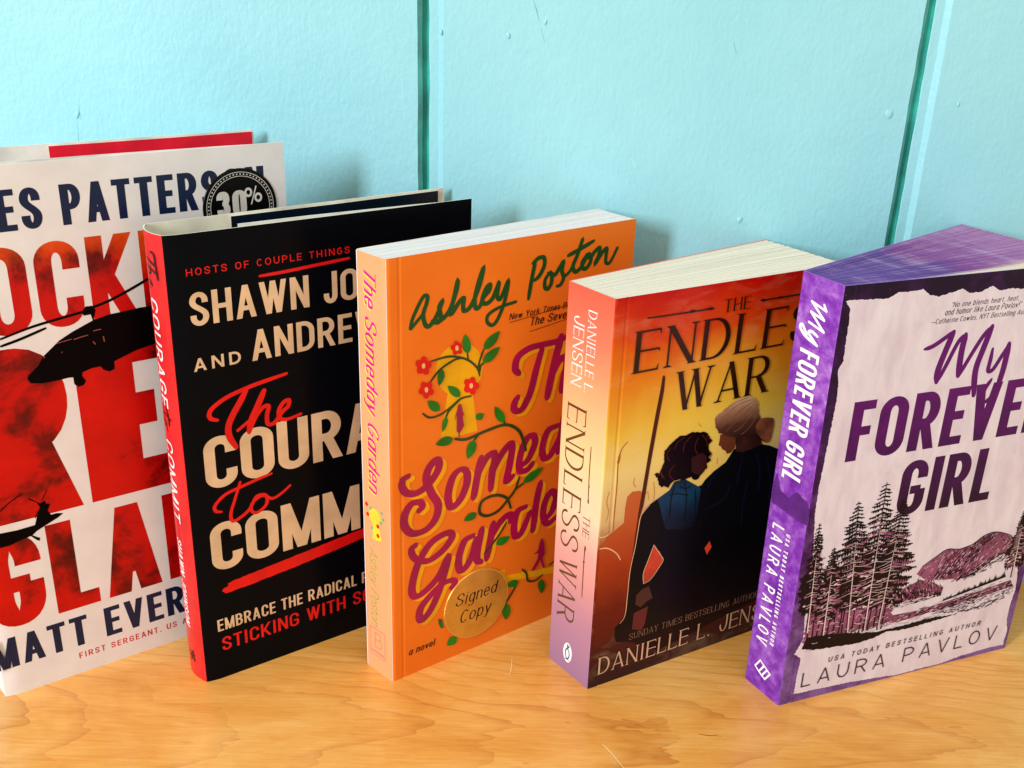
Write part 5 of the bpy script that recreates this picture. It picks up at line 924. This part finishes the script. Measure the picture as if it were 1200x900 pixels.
for k in range(58):
    a_ = k * 2 * math.pi / 58; ring.append(disc((cx_ + cr_ * .85 * math.cos(a_), cy_ + cr_ * .85 * math.sin(a_)), cr_ * .022, 5))
o1 = circle3(NAMED['pct_o1']['p']); o2 = circle3(NAMED['pct_o2']['p'])
num = text_entry('pct', 'num')
for o_ in (o1, o2): num += [[(o_[0] + (q[0] - o_[0]) * .85, q[1]) for q in p_] for p_ in ringpoly(o_, o_[2] * .52, o_[2] * 1.05, 24)]
num += strokes('pct_slash', rnd=False)
bk.put('sticker_lettering', ring + num, 'sticker_white', 8.4, fr)

# ---- black self-help hardcover jacket with the red spine
bk = Book(1, 'black jacketed hardcover with red spine and cream capitals on its cover', 'book', 3.0)
cv = bk.covers('jacket_black', 'jacket_red', 'jacket_navy', t=.5, edge='paper_cream')
fr = cv['front']; W_ = bk.C.x
link('front_flap', sheet([(W_ - .6, .7), (W_ - 30, 4.0), (W_ - 80, 7.2), (W_ - 112, 7.6)], .3, .2, bk.H - .5, 'jacket_navy', 0, 'paper_white'), bk.root, label='dark navy inner flap behind the front cover')
dB = (bk.D - bk.B).normalized(); nb = Vector((dB.y, -dB.x))
pp = [bk.D - dB * 4.0 + nb * 1.2, bk.D - dB * 60 + nb * 2.4, bk.D - dB * 110 + nb * 1.6]
fl_ = link('back_flap', sheet([tuple(p) for p in pp[::-1]], .3, .2, bk.H - .9, 'jacket_navy', 0, 'paper_white'), bk.root, label='dark navy inner flap of the back cover')
bk.put('tagline_lettering', text_entry('hosts', 'wide'), 'red_ink', 1, fr)
bk.put('brush_underline', strokes('ul1'), 'red_ink', 1, fr)
bk.put('tagline_lettering', text_entry('sticking', 'subt'), 'red_ink', 1, fr)
for n_, s_ in (('shawn', 'shawn'), ('and', 'andb'), ('andrew', 'shawn')): bk.put('author_lettering', text_entry(n_, s_), 'cream_ink', 1, fr)
for n_ in ('courage', 'commit'): bk.put('title_lettering', text_entry(n_, 'courage'), 'cream_ink', 1, fr)
bk.put('script_lettering', strokes('the2') + strokes('the2b', vary=.05), 'red_ink', 2, fr, label='red brush script over the cream title')
bk.put('script_lettering', strokes('to2'), 'red_ink', 2, fr, label='red brush script over the cream title')
bk.put('brush_underline', [rough(polys('swash')[0], 1.2, .14, 4)], 'red_ink', 1, fr)
bk.put('subtitle_lettering', text_entry('embrace', 'subt'), 'cream_ink', 1, fr)
spn = cv['spine']
for n_, b_, t_ in (('sp1_courage', 15, 7.5), ('sp1_commit', 15, 7.5), ('sp1_author', 14.5, 9.0)):
    bk.put('author_lettering' if 'author' in n_ else 'title_lettering', text_entry(n_, 'spbold', base=b_, top=t_), 'spine_white', 1, spn, 's')
def sp_script(pts, x0, y0, sc): return [[(x0 - q[1] * sc, y0 - q[0] * sc) for q in s_] for s_ in pts]
the = [[(0, .7), (.1, 1), (.6, 1.05), (1.3, 1.15)], [(.65, 1.05), (.5, .5), (.35, 0)], [(1.05, 1.1), (.85, .5), (.75, 0), (1.0, .5), (1.15, .3), (1.2, 0), (1.5, .3), (1.7, .5), (1.55, .1), (1.9, .15)]]
to = [[(0, .7), (.5, .9), (1.2, .95)], [(.75, 1.2), (.5, .3), (.7, 0), (1.0, .35), (1.2, .5), (1.35, .2), (1.05, .1), (1.1, .45), (1.7, .6)]]
bk.put('script_lettering', stroke_polys(sp_script(the, 15.0, 210, 8.5), 1.1), 'spine_black', 1, spn, 's')
bk.put('script_lettering', stroke_polys(sp_script(to, 15.0, 141, 7.0), 1.0), 'spine_black', 1, spn, 's')
bk.put('publisher_mark', stroke_polys([[(13, 13), (10, 11), (8, 9)], [(12, 8), (10, 11), (9, 14)], [(13, 10), (8, 12)]], 1.4), 'spine_black', 1, spn, 's')

# ---- orange garden paperback
bk = Book(2, 'orange paperback with magenta script title, yellow keyhole and gold round sticker', 'book', 0.0)
cv = bk.covers('orange_cover', 'peach_sheen_spine', 'orange_cover', t=.35, rad=2.2, edge='paper_white')
bk.pages('pages_white', 90, .16, .2)
fr = cv['front']; spn = cv['spine']
bk.put('keyhole', polys('keyhole'), 'keyhole_yellow', 1, fr)
bk.put('path_of_light', polys('ray'), 'keyhole_yellow', 1, fr)
for n_ in ('ashley', 'poston'): bk.put('author_lettering', strokes(n_, 2.15), 'green_ink', 2, fr)
for grp in (('the3', 'the3h'), ('some1', 'some2'), ('gard1', 'gard2')):
    script = []
    for n_ in grp: script += strokes(n_, vary=.3, taper=.8)
    script = clipw(script)
    bk.put('title_shadow', clipw(shift(script, 1.1, -.9) + shift(script, 2.1, -1.7)), 'gold_ink', 3, fr, label='golden yellow drop shadow of the script title')
    bk.put('title_lettering', script, 'magenta_ink', 4, fr)
for n_ in ('vine', 'vine2', 'vine3'): bk.put('vine', strokes(n_), 'vine_green', 5, fr)
for p_ in polys('leafs') + polys('leafs2') + polys('leafs3') + polys('leafs4'): bk.put('leaf', [p_], 'leaf_green', 6, fr)
for k_, (a_, b_) in enumerate(zip(polys('flowers'), polys('fcent'))):
    f_ = bk.put('flower', [a_], 'flower_red', 7, fr)
    bk.put('flower_centre', [b_], 'peach_dot', 8, fr)
bk.put('figure_silhouette', polys('lady'), 'magenta_ink', 7, fr, label='small magenta silhouette standing in the keyhole')
bk.put('figure_silhouette', polys('walker'), 'magenta_ink', 7, fr, label='small magenta silhouette walking')
cx_, cy_, cr_ = circle3(NAMED['sticker2']['p'])
st_ = sticker('signed_sticker', (cx_, cy_), cr_, .30, .62, 'gold_foil', fr, label='round gold sticker reading Signed Copy')
bk.put('sticker_edge', ringpoly((cx_, cy_), cr_ * .975, cr_ * .992), 'foil_edge', 14.6, fr)
bk.put('sticker_lettering', text_entry('signed', 'romanlc', base=29.2, top=36) + text_entry('copy', 'romanlc', base=18.6, top=25.6), 'black_ink', 14.8, fr)
bk.put('tagline_lettering', text_entry('nyt', 'casual', base=172.6, top=175.6) + strokes('nyt_ul', rnd=False)[:6], 'black_ink', 4, fr)
bk.put('tagline_lettering', text_entry('slip', 'casual', base=167.5, top=171.6) + strokes('nyt_ul', rnd=False)[6:], 'black_ink', 4, fr)
bk.put('tagline_lettering', text_entry('novel', 'casual', base=11.6, top=15.4), 'black_ink', 4, fr)
yl = text_entry('sp2_title', 'spscript', base=14.3, top=6.6)
bk.put('title_shadow', shift(yl, .55, -.7), 'spine_yellow', 1, spn, 's')
bk.put('title_lettering', yl, 'spine_pink', 2, spn, 's')
bk.put('author_lettering', text_entry('sp2_author', 'hair', base=15.2, top=9.2), 'spine_green', 1, spn, 's')
bk.put('keyhole', [disc((10.6, 86.5), 4.2, 20), [(12.4, 84.5), (8.2, 84.5), (6.0, 75.5), (12.6, 73.8)]], 'spine_yellow', 1, spn, 's')
for x_, y_ in ((16.5, 91), (15.8, 86), (8.6, 82.5), (8.6, 77.5)): bk.put('flower', [disc((x_, y_), 1.15, 6)], 'flower_red', 2, spn, 's')
for x_, y_ in ((13.6, 90), (5.6, 90.5), (4.6, 87.5), (12.9, 80), (6.4, 85)): bk.put('leaf', [disc((x_, y_), 1.0, 5)], 'spine_teal', 2, spn, 's')
bx = [(16.2, 24.5), (16.2, 9.2), (5.2, 9.2), (5.2, 24.5), (16.2, 24.5)]
logo = []
for p_, q_ in zip(bx[:-1], bx[1:]): logo += ribbon([p_, q_], lambda a, b, i: .45, .2, .2)
logo += ribbon(path((12.6, 22.3), (12.6, 14)), lambda a, b, i: .5) + ribbon([(12.6, 22.3), (9.4, 22.3), (8.4, 21.3), (8.4, 19.6), (9.4, 18.4), (12.6, 18.4)], lambda a, b, i: .5) + ribbon([(9.6, 18.4), (8, 17.4), (8, 15.2), (9.4, 14), (12.6, 14)], lambda a, b, i: .5)
logo += ribbon([(15.4, 11.2), (6.0, 11.2)], lambda a, b, i: 1.1)
bk.put('publisher_mark', logo, 'rose_line', 1, spn, 's')

# ---- sunset fantasy paperback
bk = Book(3, 'thick red and yellow sunset paperback with two dark figures and a spear on its cover', 'book', 0.0)
cv = bk.covers('sunset_cover', 'sunset_spine', 'sunset_spine', t=.35, rad=1.0)
bk.pages('pages_cream', 80, .5, .15, seed=4)
fr = cv['front']; spn = cv['spine']
bk.put('spear', clipw(polys('spear_lt') + strokes('spear_l', rnd=False)), 'spear_tan', 1, fr, label='thin tan spear far behind')
bk.put('hooded_figure', clipw(polys('hooded')), 'hooded_orange', 2, fr)
bk.put('halo_line', clipw(strokes('halo', rnd=False)), 'rim_cream', 3, fr)
bk.put('spear', clipw(polys('spear')), 'spear_brown', 3, fr, label='long dark brown spear')
bk.put('embracing_figures', clipw(polys('mass')), 'cloak_black', 4, fr)
bk.put('garment', clipw(polys('bluetop')), 'blue_top', 5, fr)
bk.put('hair', clipw([rough(polys('hairw')[0], .9, .28, 9)]), 'hair_dark', 6, fr, label='dark curly hair of the shorter figure')
bk.put('face', clipw(polys('facew')), 'face_dim', 7, fr)
bk.put('face', clipw(polys('facem')), 'face_shade', 5, fr)
bk.put('hair', clipw([rough(polys('hairm')[0], .9, .3, 14)]), 'hair_fair', 6, fr, label='fair tied hair of the taller figure')
bk.put('hair_shading', clipw([rough(polys('nape')[0], .8, .35, 4)]), 'nape_brown', 7, fr, label='dark shaded hair at the nape', kind='stuff')
bk.put('hair_bun', clipw([rough(polys('bun')[0], .8, .3, 6)]), 'bun_brown', 8, fr)
rg = random.Random(5)
sw = NAMED['strands']['p']
bk.put('hair_strand', clipw(stroke_polys(sw, .3, rnd=False)), 'hair_shade', 8, fr, kind='stuff')
for p_ in polys('gap'): bk.put('gap_of_light', clipw([p_]), 'gap_red', 6, fr)
bk.put('gap_of_light', clipw(polys('gap2')), 'gap_maroon', 6, fr)
bk.put('hand', clipw(polys('hand')), 'hand_brown', 7, fr)
bk.put('rim_light_line', clipw(strokes('rim', rnd=False)), 'rim_cream', 8, fr)
bk.put('fold_line', clipw(strokes('folds_b', rnd=False)), 'fold_blue', 6, fr, label='dim blue folds in the dark cloak', kind='stuff')
bk.put('fold_line', clipw(strokes('folds_d', rnd=False)), 'fold_dark', 7, fr, label='dark folds in the blue garment', kind='stuff')
bk.put('curl', clipw(strokes('curls', rnd=False)), 'curl_red', 7, fr, label='reddish lit curls of the dark hair', kind='stuff')
bk.put('distant_spear', clipw(strokes('faint', rnd=False)), 'faint_gold', 1, fr, label='faint golden distant spears', kind='stuff')
ends = text_entry('endless', 'roman', slant=.02)
for t_ in (text_entry('the4', 'roman'), ends, text_entry('war', 'roman')): bk.put('title_lettering', clipw(t_, bk.C.x - .5), 'bronze_ink', 9, fr)
for a_ in ('arrow1', 'arrow2'): bk.put('arrow_ornament', clipw(strokes(a_, rnd=False) + polys(a_ + 'd')), 'bronze_ink', 9, fr)
bk.put('tagline_lettering', clipw(text_entry('sunday', 'roman_thin', base=21.3, top=25.0)), 'dim_tan_ink', 9, fr)
bk.put('author_lettering', clipw(text_entry('jensen', 'roman_thin', base=6.9, top=16.6)), 'tan_ink', 9, fr)
for n_, b_, t_ in (('sp3_dan', 15.8, 10.3), ('sp3_jen', 24.8, 17.9)): bk.put('author_lettering', text_entry(n_, 'roman_thin', base=b_, top=t_), 'spine_white', 1, spn, 's')
for n_, b_, t_ in (('sp3_end', 25.9, 13.1), ('sp3_war', 25.4, 12.9), ('sp3_the', 10.9, 6.2)): bk.put('title_lettering', text_entry(n_, 'roman_thin', base=b_, top=t_), 'spine_bronze', 1, spn, 's')
for a_, d_ in (('sp3_arrow', 'sp3_ad'), ('sp3_arrow2', 'sp3_ad2')): bk.put('arrow_ornament', strokes(a_, rnd=False) + polys(d_), 'spine_bronze', 1, spn, 's')
lp = NAMED['sp3_logo']['p'][0]; lx = sum(q[0] for q in lp) / len(lp); ly = sum(q[1] for q in lp) / len(lp)
rx = (max(q[0] for q in lp) - min(q[0] for q in lp)) / 2; ry_ = (max(q[1] for q in lp) - min(q[1] for q in lp)) / 2
bk.put('publisher_mark', [lp], 'logo_white', 1, spn, 's')
bird = [[(lx + rx * q[0], ly + ry_ * q[1]) for q in s_] for s_ in ([(.1, .78), (-.3, .66), (.05, .45), (.45, .1), (.35, -.45), (-.1, -.7)], [(.1, .72), (.0, .4), (-.4, .05), (-.35, -.4), (.05, -.68), (.5, -.72)], [(-.1, -.7), (-.5, -.72)])]
bk.put('publisher_bird', stroke_polys(bird, .75), 'logo_dark', 2, spn, 's')

# ---- violet paperback with torn paper cover
bk = Book(4, 'violet paperback with torn paper cover, engraved pines and purple sprayed page edges', 'book', 0.0)
cv = bk.covers('violet_border', 'violet_spine', 'violet_border', t=.35, rad=1.0, edge='edge_violet')
bk.pages('pages_violet', 110, .30, .12, seed=6)
fr = cv['front']; spn = cv['spine']
bk.put('torn_paper_panel', clipw([rough(polys('paper')[0], .8, .22, 11)]), 'torn_paper', 1, fr)
rg = random.Random(21)
bk.put('mountain', clipw(polys('mount_m') + polys('grove_m') + polys('bank_m')), 'engrave_mauve', 2, fr, label='mauve tint of the engraved hills and bank')
def conifer(top, base, hw, seed, dens=1.0):
    """dark ragged boughs, mauve under-boughs and pale bark of one engraved pine (mm)"""
    rg = random.Random(seed); K, Mv, Pl, Mv2 = [], [], [], []
    T0, B0 = Vector(top), Vector(base); H_ = (T0 - B0).length; ax = (B0 - T0) / H_
    K += ribbon([T0, B0], lambda a, b, i: .25 + 1.3 * i)
    Pl += ribbon([T0 + ax * H_ * .3 + Vector((.2, 0)), B0 + Vector((.25, 0))], lambda a, b, i: .2 + .6 * i)
    def bough(p0, p1, sag, th, teeth):
        """one ragged bough: smooth upper edge, needled lower edge"""
        up_, lo_ = [], []
        for k in range(teeth + 1):
            f_ = k / teeth; c = p0.lerp(p1, f_) + Vector((0, -sag * math.sin(f_ * math.pi * .8)))
            w_ = th * (.35 + .9 * math.sin(math.pi * min(1, .12 + f_ * .86)))
            up_.append(c + Vector((0, w_ * rg.uniform(.2, .55)))); 
            lo_.append(c + Vector((rg.uniform(-.3, .3), -w_ * (rg.uniform(.7, 1.25) if k % 2 else rg.uniform(.1, .4)))))
        return up_ + lo_[::-1]
    y = .012
    while y < .80:
        prof = min(1.0, .13 + 1.75 * y) * (1 if y < .6 else 1 - (y - .6) * .9)
        for sd in (-1, 1):
            L_ = max(.7, hw * prof * rg.uniform(.62, 1.12)); p0 = T0 + ax * H_ * y
            p1 = p0 + Vector((sd * L_, -L_ * rg.uniform(.02, .26) - .3))
            th = min(2.2, .6 + 2.6 * y) * rg.uniform(.8, 1.25); tn = max(4, int(L_ * 1.5))
            r_ = rg.random()
            (K if r_ < .90 or y < .22 else Mv).append(bough(p0, p1, L_ * .10, th, tn))
            if y > .2:
                for m in range(rg.randint(0, 2)):
                    f0 = rg.uniform(.15, .7); q0 = p0.lerp(p1, f0) + Vector((0, -th * rg.uniform(.1, .8))); q1 = q0 + Vector((sd * L_ * rg.uniform(.15, .35), -L_ * .06))
                    (Mv2 if rg.random() < .6 else K if rg.random() < .6 else Pl).append(bough(q0, q1, .1, th * .42, 4))
                if rg.random() < .5: Pl += ribbon([tuple(p0), tuple(p0.lerp(p1, .3) + Vector((0, -.3))), tuple(p0.lerp(p1, .55) + Vector((0, -.1)))], lambda a, b, i: .34 * (1 - .7 * i))
        y += rg.uniform(.020, .030) / dens
    Mv3.extend(Mv2)
    return K, Mv, Pl
Mv3 = []
mauve, black, pale = [], [], []
mauve += [rough([(8, 34), (9, 60), (13, 58), (18, 66), (24, 62), (30, 68), (37, 63), (43, 67), (48, 62), (54, 58), (57, 50), (58, 40), (57, 34)], .9, .9, 8)]
for top, base, hw, sd in TREES:
    K, Mv, Pl = conifer(top, base, hw, sd)
    black += K; mauve += Mv; pale += Pl
# undergrowth: short engraved strokes and bare trunks below the boughs
for k in range(260):
    x_ = rg.uniform(9, 56); y_ = rg.uniform(34, 66) - abs(x_ - 30) * .12
    ln = rg.uniform(.8, 3.2); a_ = rg.uniform(-.5, .5)
    (black if rg.random() < .55 else pale).extend(ribbon([(x_, y_), (x_ + ln * math.cos(a_) * .6, y_ + ln * math.sin(a_) + .3), (x_ + ln * math.cos(a_), y_ + ln * math.sin(a_))], lambda a, b, i: .34 * (1 - .5 * i)))
for k in range(16):
    x_ = 10 + k * 2.9 + rg.uniform(-.8, .8); black += ribbon([(x_, 31.5 + rg.uniform(0, 3)), (x_ + rg.uniform(-.5, .5), 44), (x_ + rg.uniform(-1, 1), 52)], lambda a, b, i: .9 - .5 * i)
black += [rough(polys('ground_k')[0], 1.0, .3, 3)]
for k in range(46):      # tree line above the river and grove
    f_ = k / 45; x_ = 89 + 37 * f_; y_ = 40.2 + 6.0 * f_; h_ = rg.uniform(1.2, 3.4) * (.6 + .7 * f_)
    black.append([(x_ - .7, y_ - .3), (x_ + .7, y_ - .3), (x_ + .05, y_ + h_)])
    x_ = 53 + 33 * f_; y_ = 45.6 - 1.2 * f_ + 4 * math.sin(f_ * math.pi) * rg.random(); h_ = rg.uniform(.8, 2.4)
    black.append([(x_ - .6, y_ - .3), (x_ + .6, y_ - .3), (x_ + .05, y_ + h_)])
def inp(pt, poly):
    c = False; n = len(poly)
    for i in range(n):
        (x1, y1), (x2, y2) = poly[i], poly[i - 1]
        if (y1 > pt[1]) != (y2 > pt[1]) and pt[0] < (x2 - x1) * (pt[1] - y1) / (y2 - y1) + x1: c = not c
    return c
mt, mk1, mk2 = polys('mount_m')[0], polys('mount_k')[0], polys('mount_k')[1]
bkm, bk1, bk2 = polys('bank_m')[0], polys('bank_k')[0], polys('bank_k')[1]
for reg, n_, slope, pk, pp_ in ((mk1, 330, (-.62, -.78), .86, .05), (mk2, 150, (-.85, -.5), .84, .06), (mt, 260, (-.62, -.78), .40, .38), (bk1, 300, (-.95, -.22), .85, .08), (bk2, 110, (-.95, -.18), .8, .1), (bkm, 200, (-.95, -.25), .38, .25), (polys('grove_m')[0], 220, (-.3, .8), .66, .12)):
    xs_ = [q[0] for q in reg]; ys_ = [q[1] for q in reg]; m_ = 0; tr_ = 0
    while m_ < n_ and tr_ < 9000:
        tr_ += 1; x_, y_ = rg.uniform(min(xs_), max(xs_)), rg.uniform(min(ys_), max(ys_))
        if not inp((x_, y_), reg): continue
        m_ += 1; ln = rg.uniform(.8, 2.6); r_ = rg.random()
        e_ = (x_ + slope[0] * ln + rg.uniform(-.25, .25), y_ + slope[1] * ln + rg.uniform(-.25, .25))
        (black if r_ < pk else pale if r_ < pk + pp_ else mauve).extend(ribbon([(x_, y_), e_], lambda a, b, i: .46 * (1 - .7 * i)))
for reg in (mt[1:-2], mk2[:5], bk1[:5]): black += ribbon(smooth(reg, 3), lambda a, b, i: .42)
for k in range(120):
    x_ = rg.uniform(10, 96); y_ = 31.0 + .02 * x_ + rg.uniform(-3.2, 3.4); ln = rg.uniform(2, 7)
    (black if rg.random() < .55 else mauve).extend(ribbon([(x_, y_), (x_ + ln, y_ + rg.uniform(-.3, .6))], lambda a, b, i: .45 * math.sin(math.pi * min(1, max(.02, i))) + .08))
for k in range(60):
    x_ = rg.uniform(62, 124); y_ = 34.5 + (x_ - 62) * .12 + rg.uniform(-1.5, 2.5); ln = rg.uniform(1.5, 4)
    (pale if rg.random() < .45 else black).extend(ribbon([(x_, y_), (x_ + ln, y_ + ln * .14)], lambda a, b, i: .32 * (1 - .6 * i)))
pine = bk.put('woodland', clipw(mauve), 'engrave_mauve', 3, fr, label='mauve undertone of the engraved pines')
bk.put('pine_engraving', clipw(black), 'engrave_black', 4, fr, label='black engraved pines, hills and river bank')
bk.put('needle_tint', clipw(Mv3), 'engrave_mauve', 5, fr, label='mauve lights on the engraved boughs', kind='stuff')
bk.put('bark_highlight', clipw(pale), 'engrave_pale', 6, fr, kind='stuff')
bk.put('title_lettering', clipw(strokes('my', taper=.6) + strokes('my_b', taper=.7) + text_entry('forever', 'forever')), 'plum_ink', 2, fr)
bk.put('title_lettering', clipw(text_entry('girl', 'forever')), 'plum_ink', 2, fr)
bk.put('quote_lettering', clipw(text_entry('q1', 'quote', base=193.6, top=196.0) + text_entry('q2', 'quote', base=190.3, top=193.0) + text_entry('q3', 'quote', base=186.8, top=189.2)), 'plum_small', 2, fr)
bk.put('tagline_lettering', clipw(text_entry('usa', 'gothams', base=19.3, top=22.2, slant=.12)), 'plum_small', 7, fr)
bk.put('author_lettering', clipw(text_entry('laura', 'gotham', base=8.0, top=16.4)), 'plum_small', 7, fr)
MY = [[(0, .85), (.28, 1.05)], [(.28, 1.05), (.05, .02)], [(.05, .02), (.78, 1.0)], [(.78, 1.0), (.58, .05)], [(.58, .05), (1.38, 1.08)], [(1.38, 1.08), (1.15, .02)], [(1.72, .72), (1.58, .3), (1.74, .12), (2.2, .78)], [(2.2, .78), (1.95, -.05), (1.6, -.5), (1.42, -.38), (1.85, .0)]]
for t_ in (stroke_polys(sp_script(MY, 16.2, 197, 8.2), 1.35, taper=.8), text_entry('sp4_forever', 'spforever', base=18.6, top=7.6)): bk.put('title_lettering', t_, 'logo_white', 2, spn, 's')
bk.put('author_lettering', text_entry('sp4_laura', 'gotham', base=19.6, top=12.4, wv=.12, wh=.12), 'logo_white', 2, spn, 's')
bk.put('tagline_lettering', text_entry('sp4_usa', 'gothams', base=10.8, top=8.3, wv=.2, wh=.2), 'logo_white', 2, spn, 's')
bk.put('publisher_mark', [q for s_ in NAMED['sp4_logo']['p'] for k in range(len(s_) - 1) for q in ribbon([s_[k], s_[k + 1]], lambda a, b, i: .85, .4, .4)], 'logo_white', 2, spn, 's')
bk.put('hill_engraving', [rough(polys('sp4_hill')[0], 1, .4, 2)], 'violet_dark', 1, spn, 's')
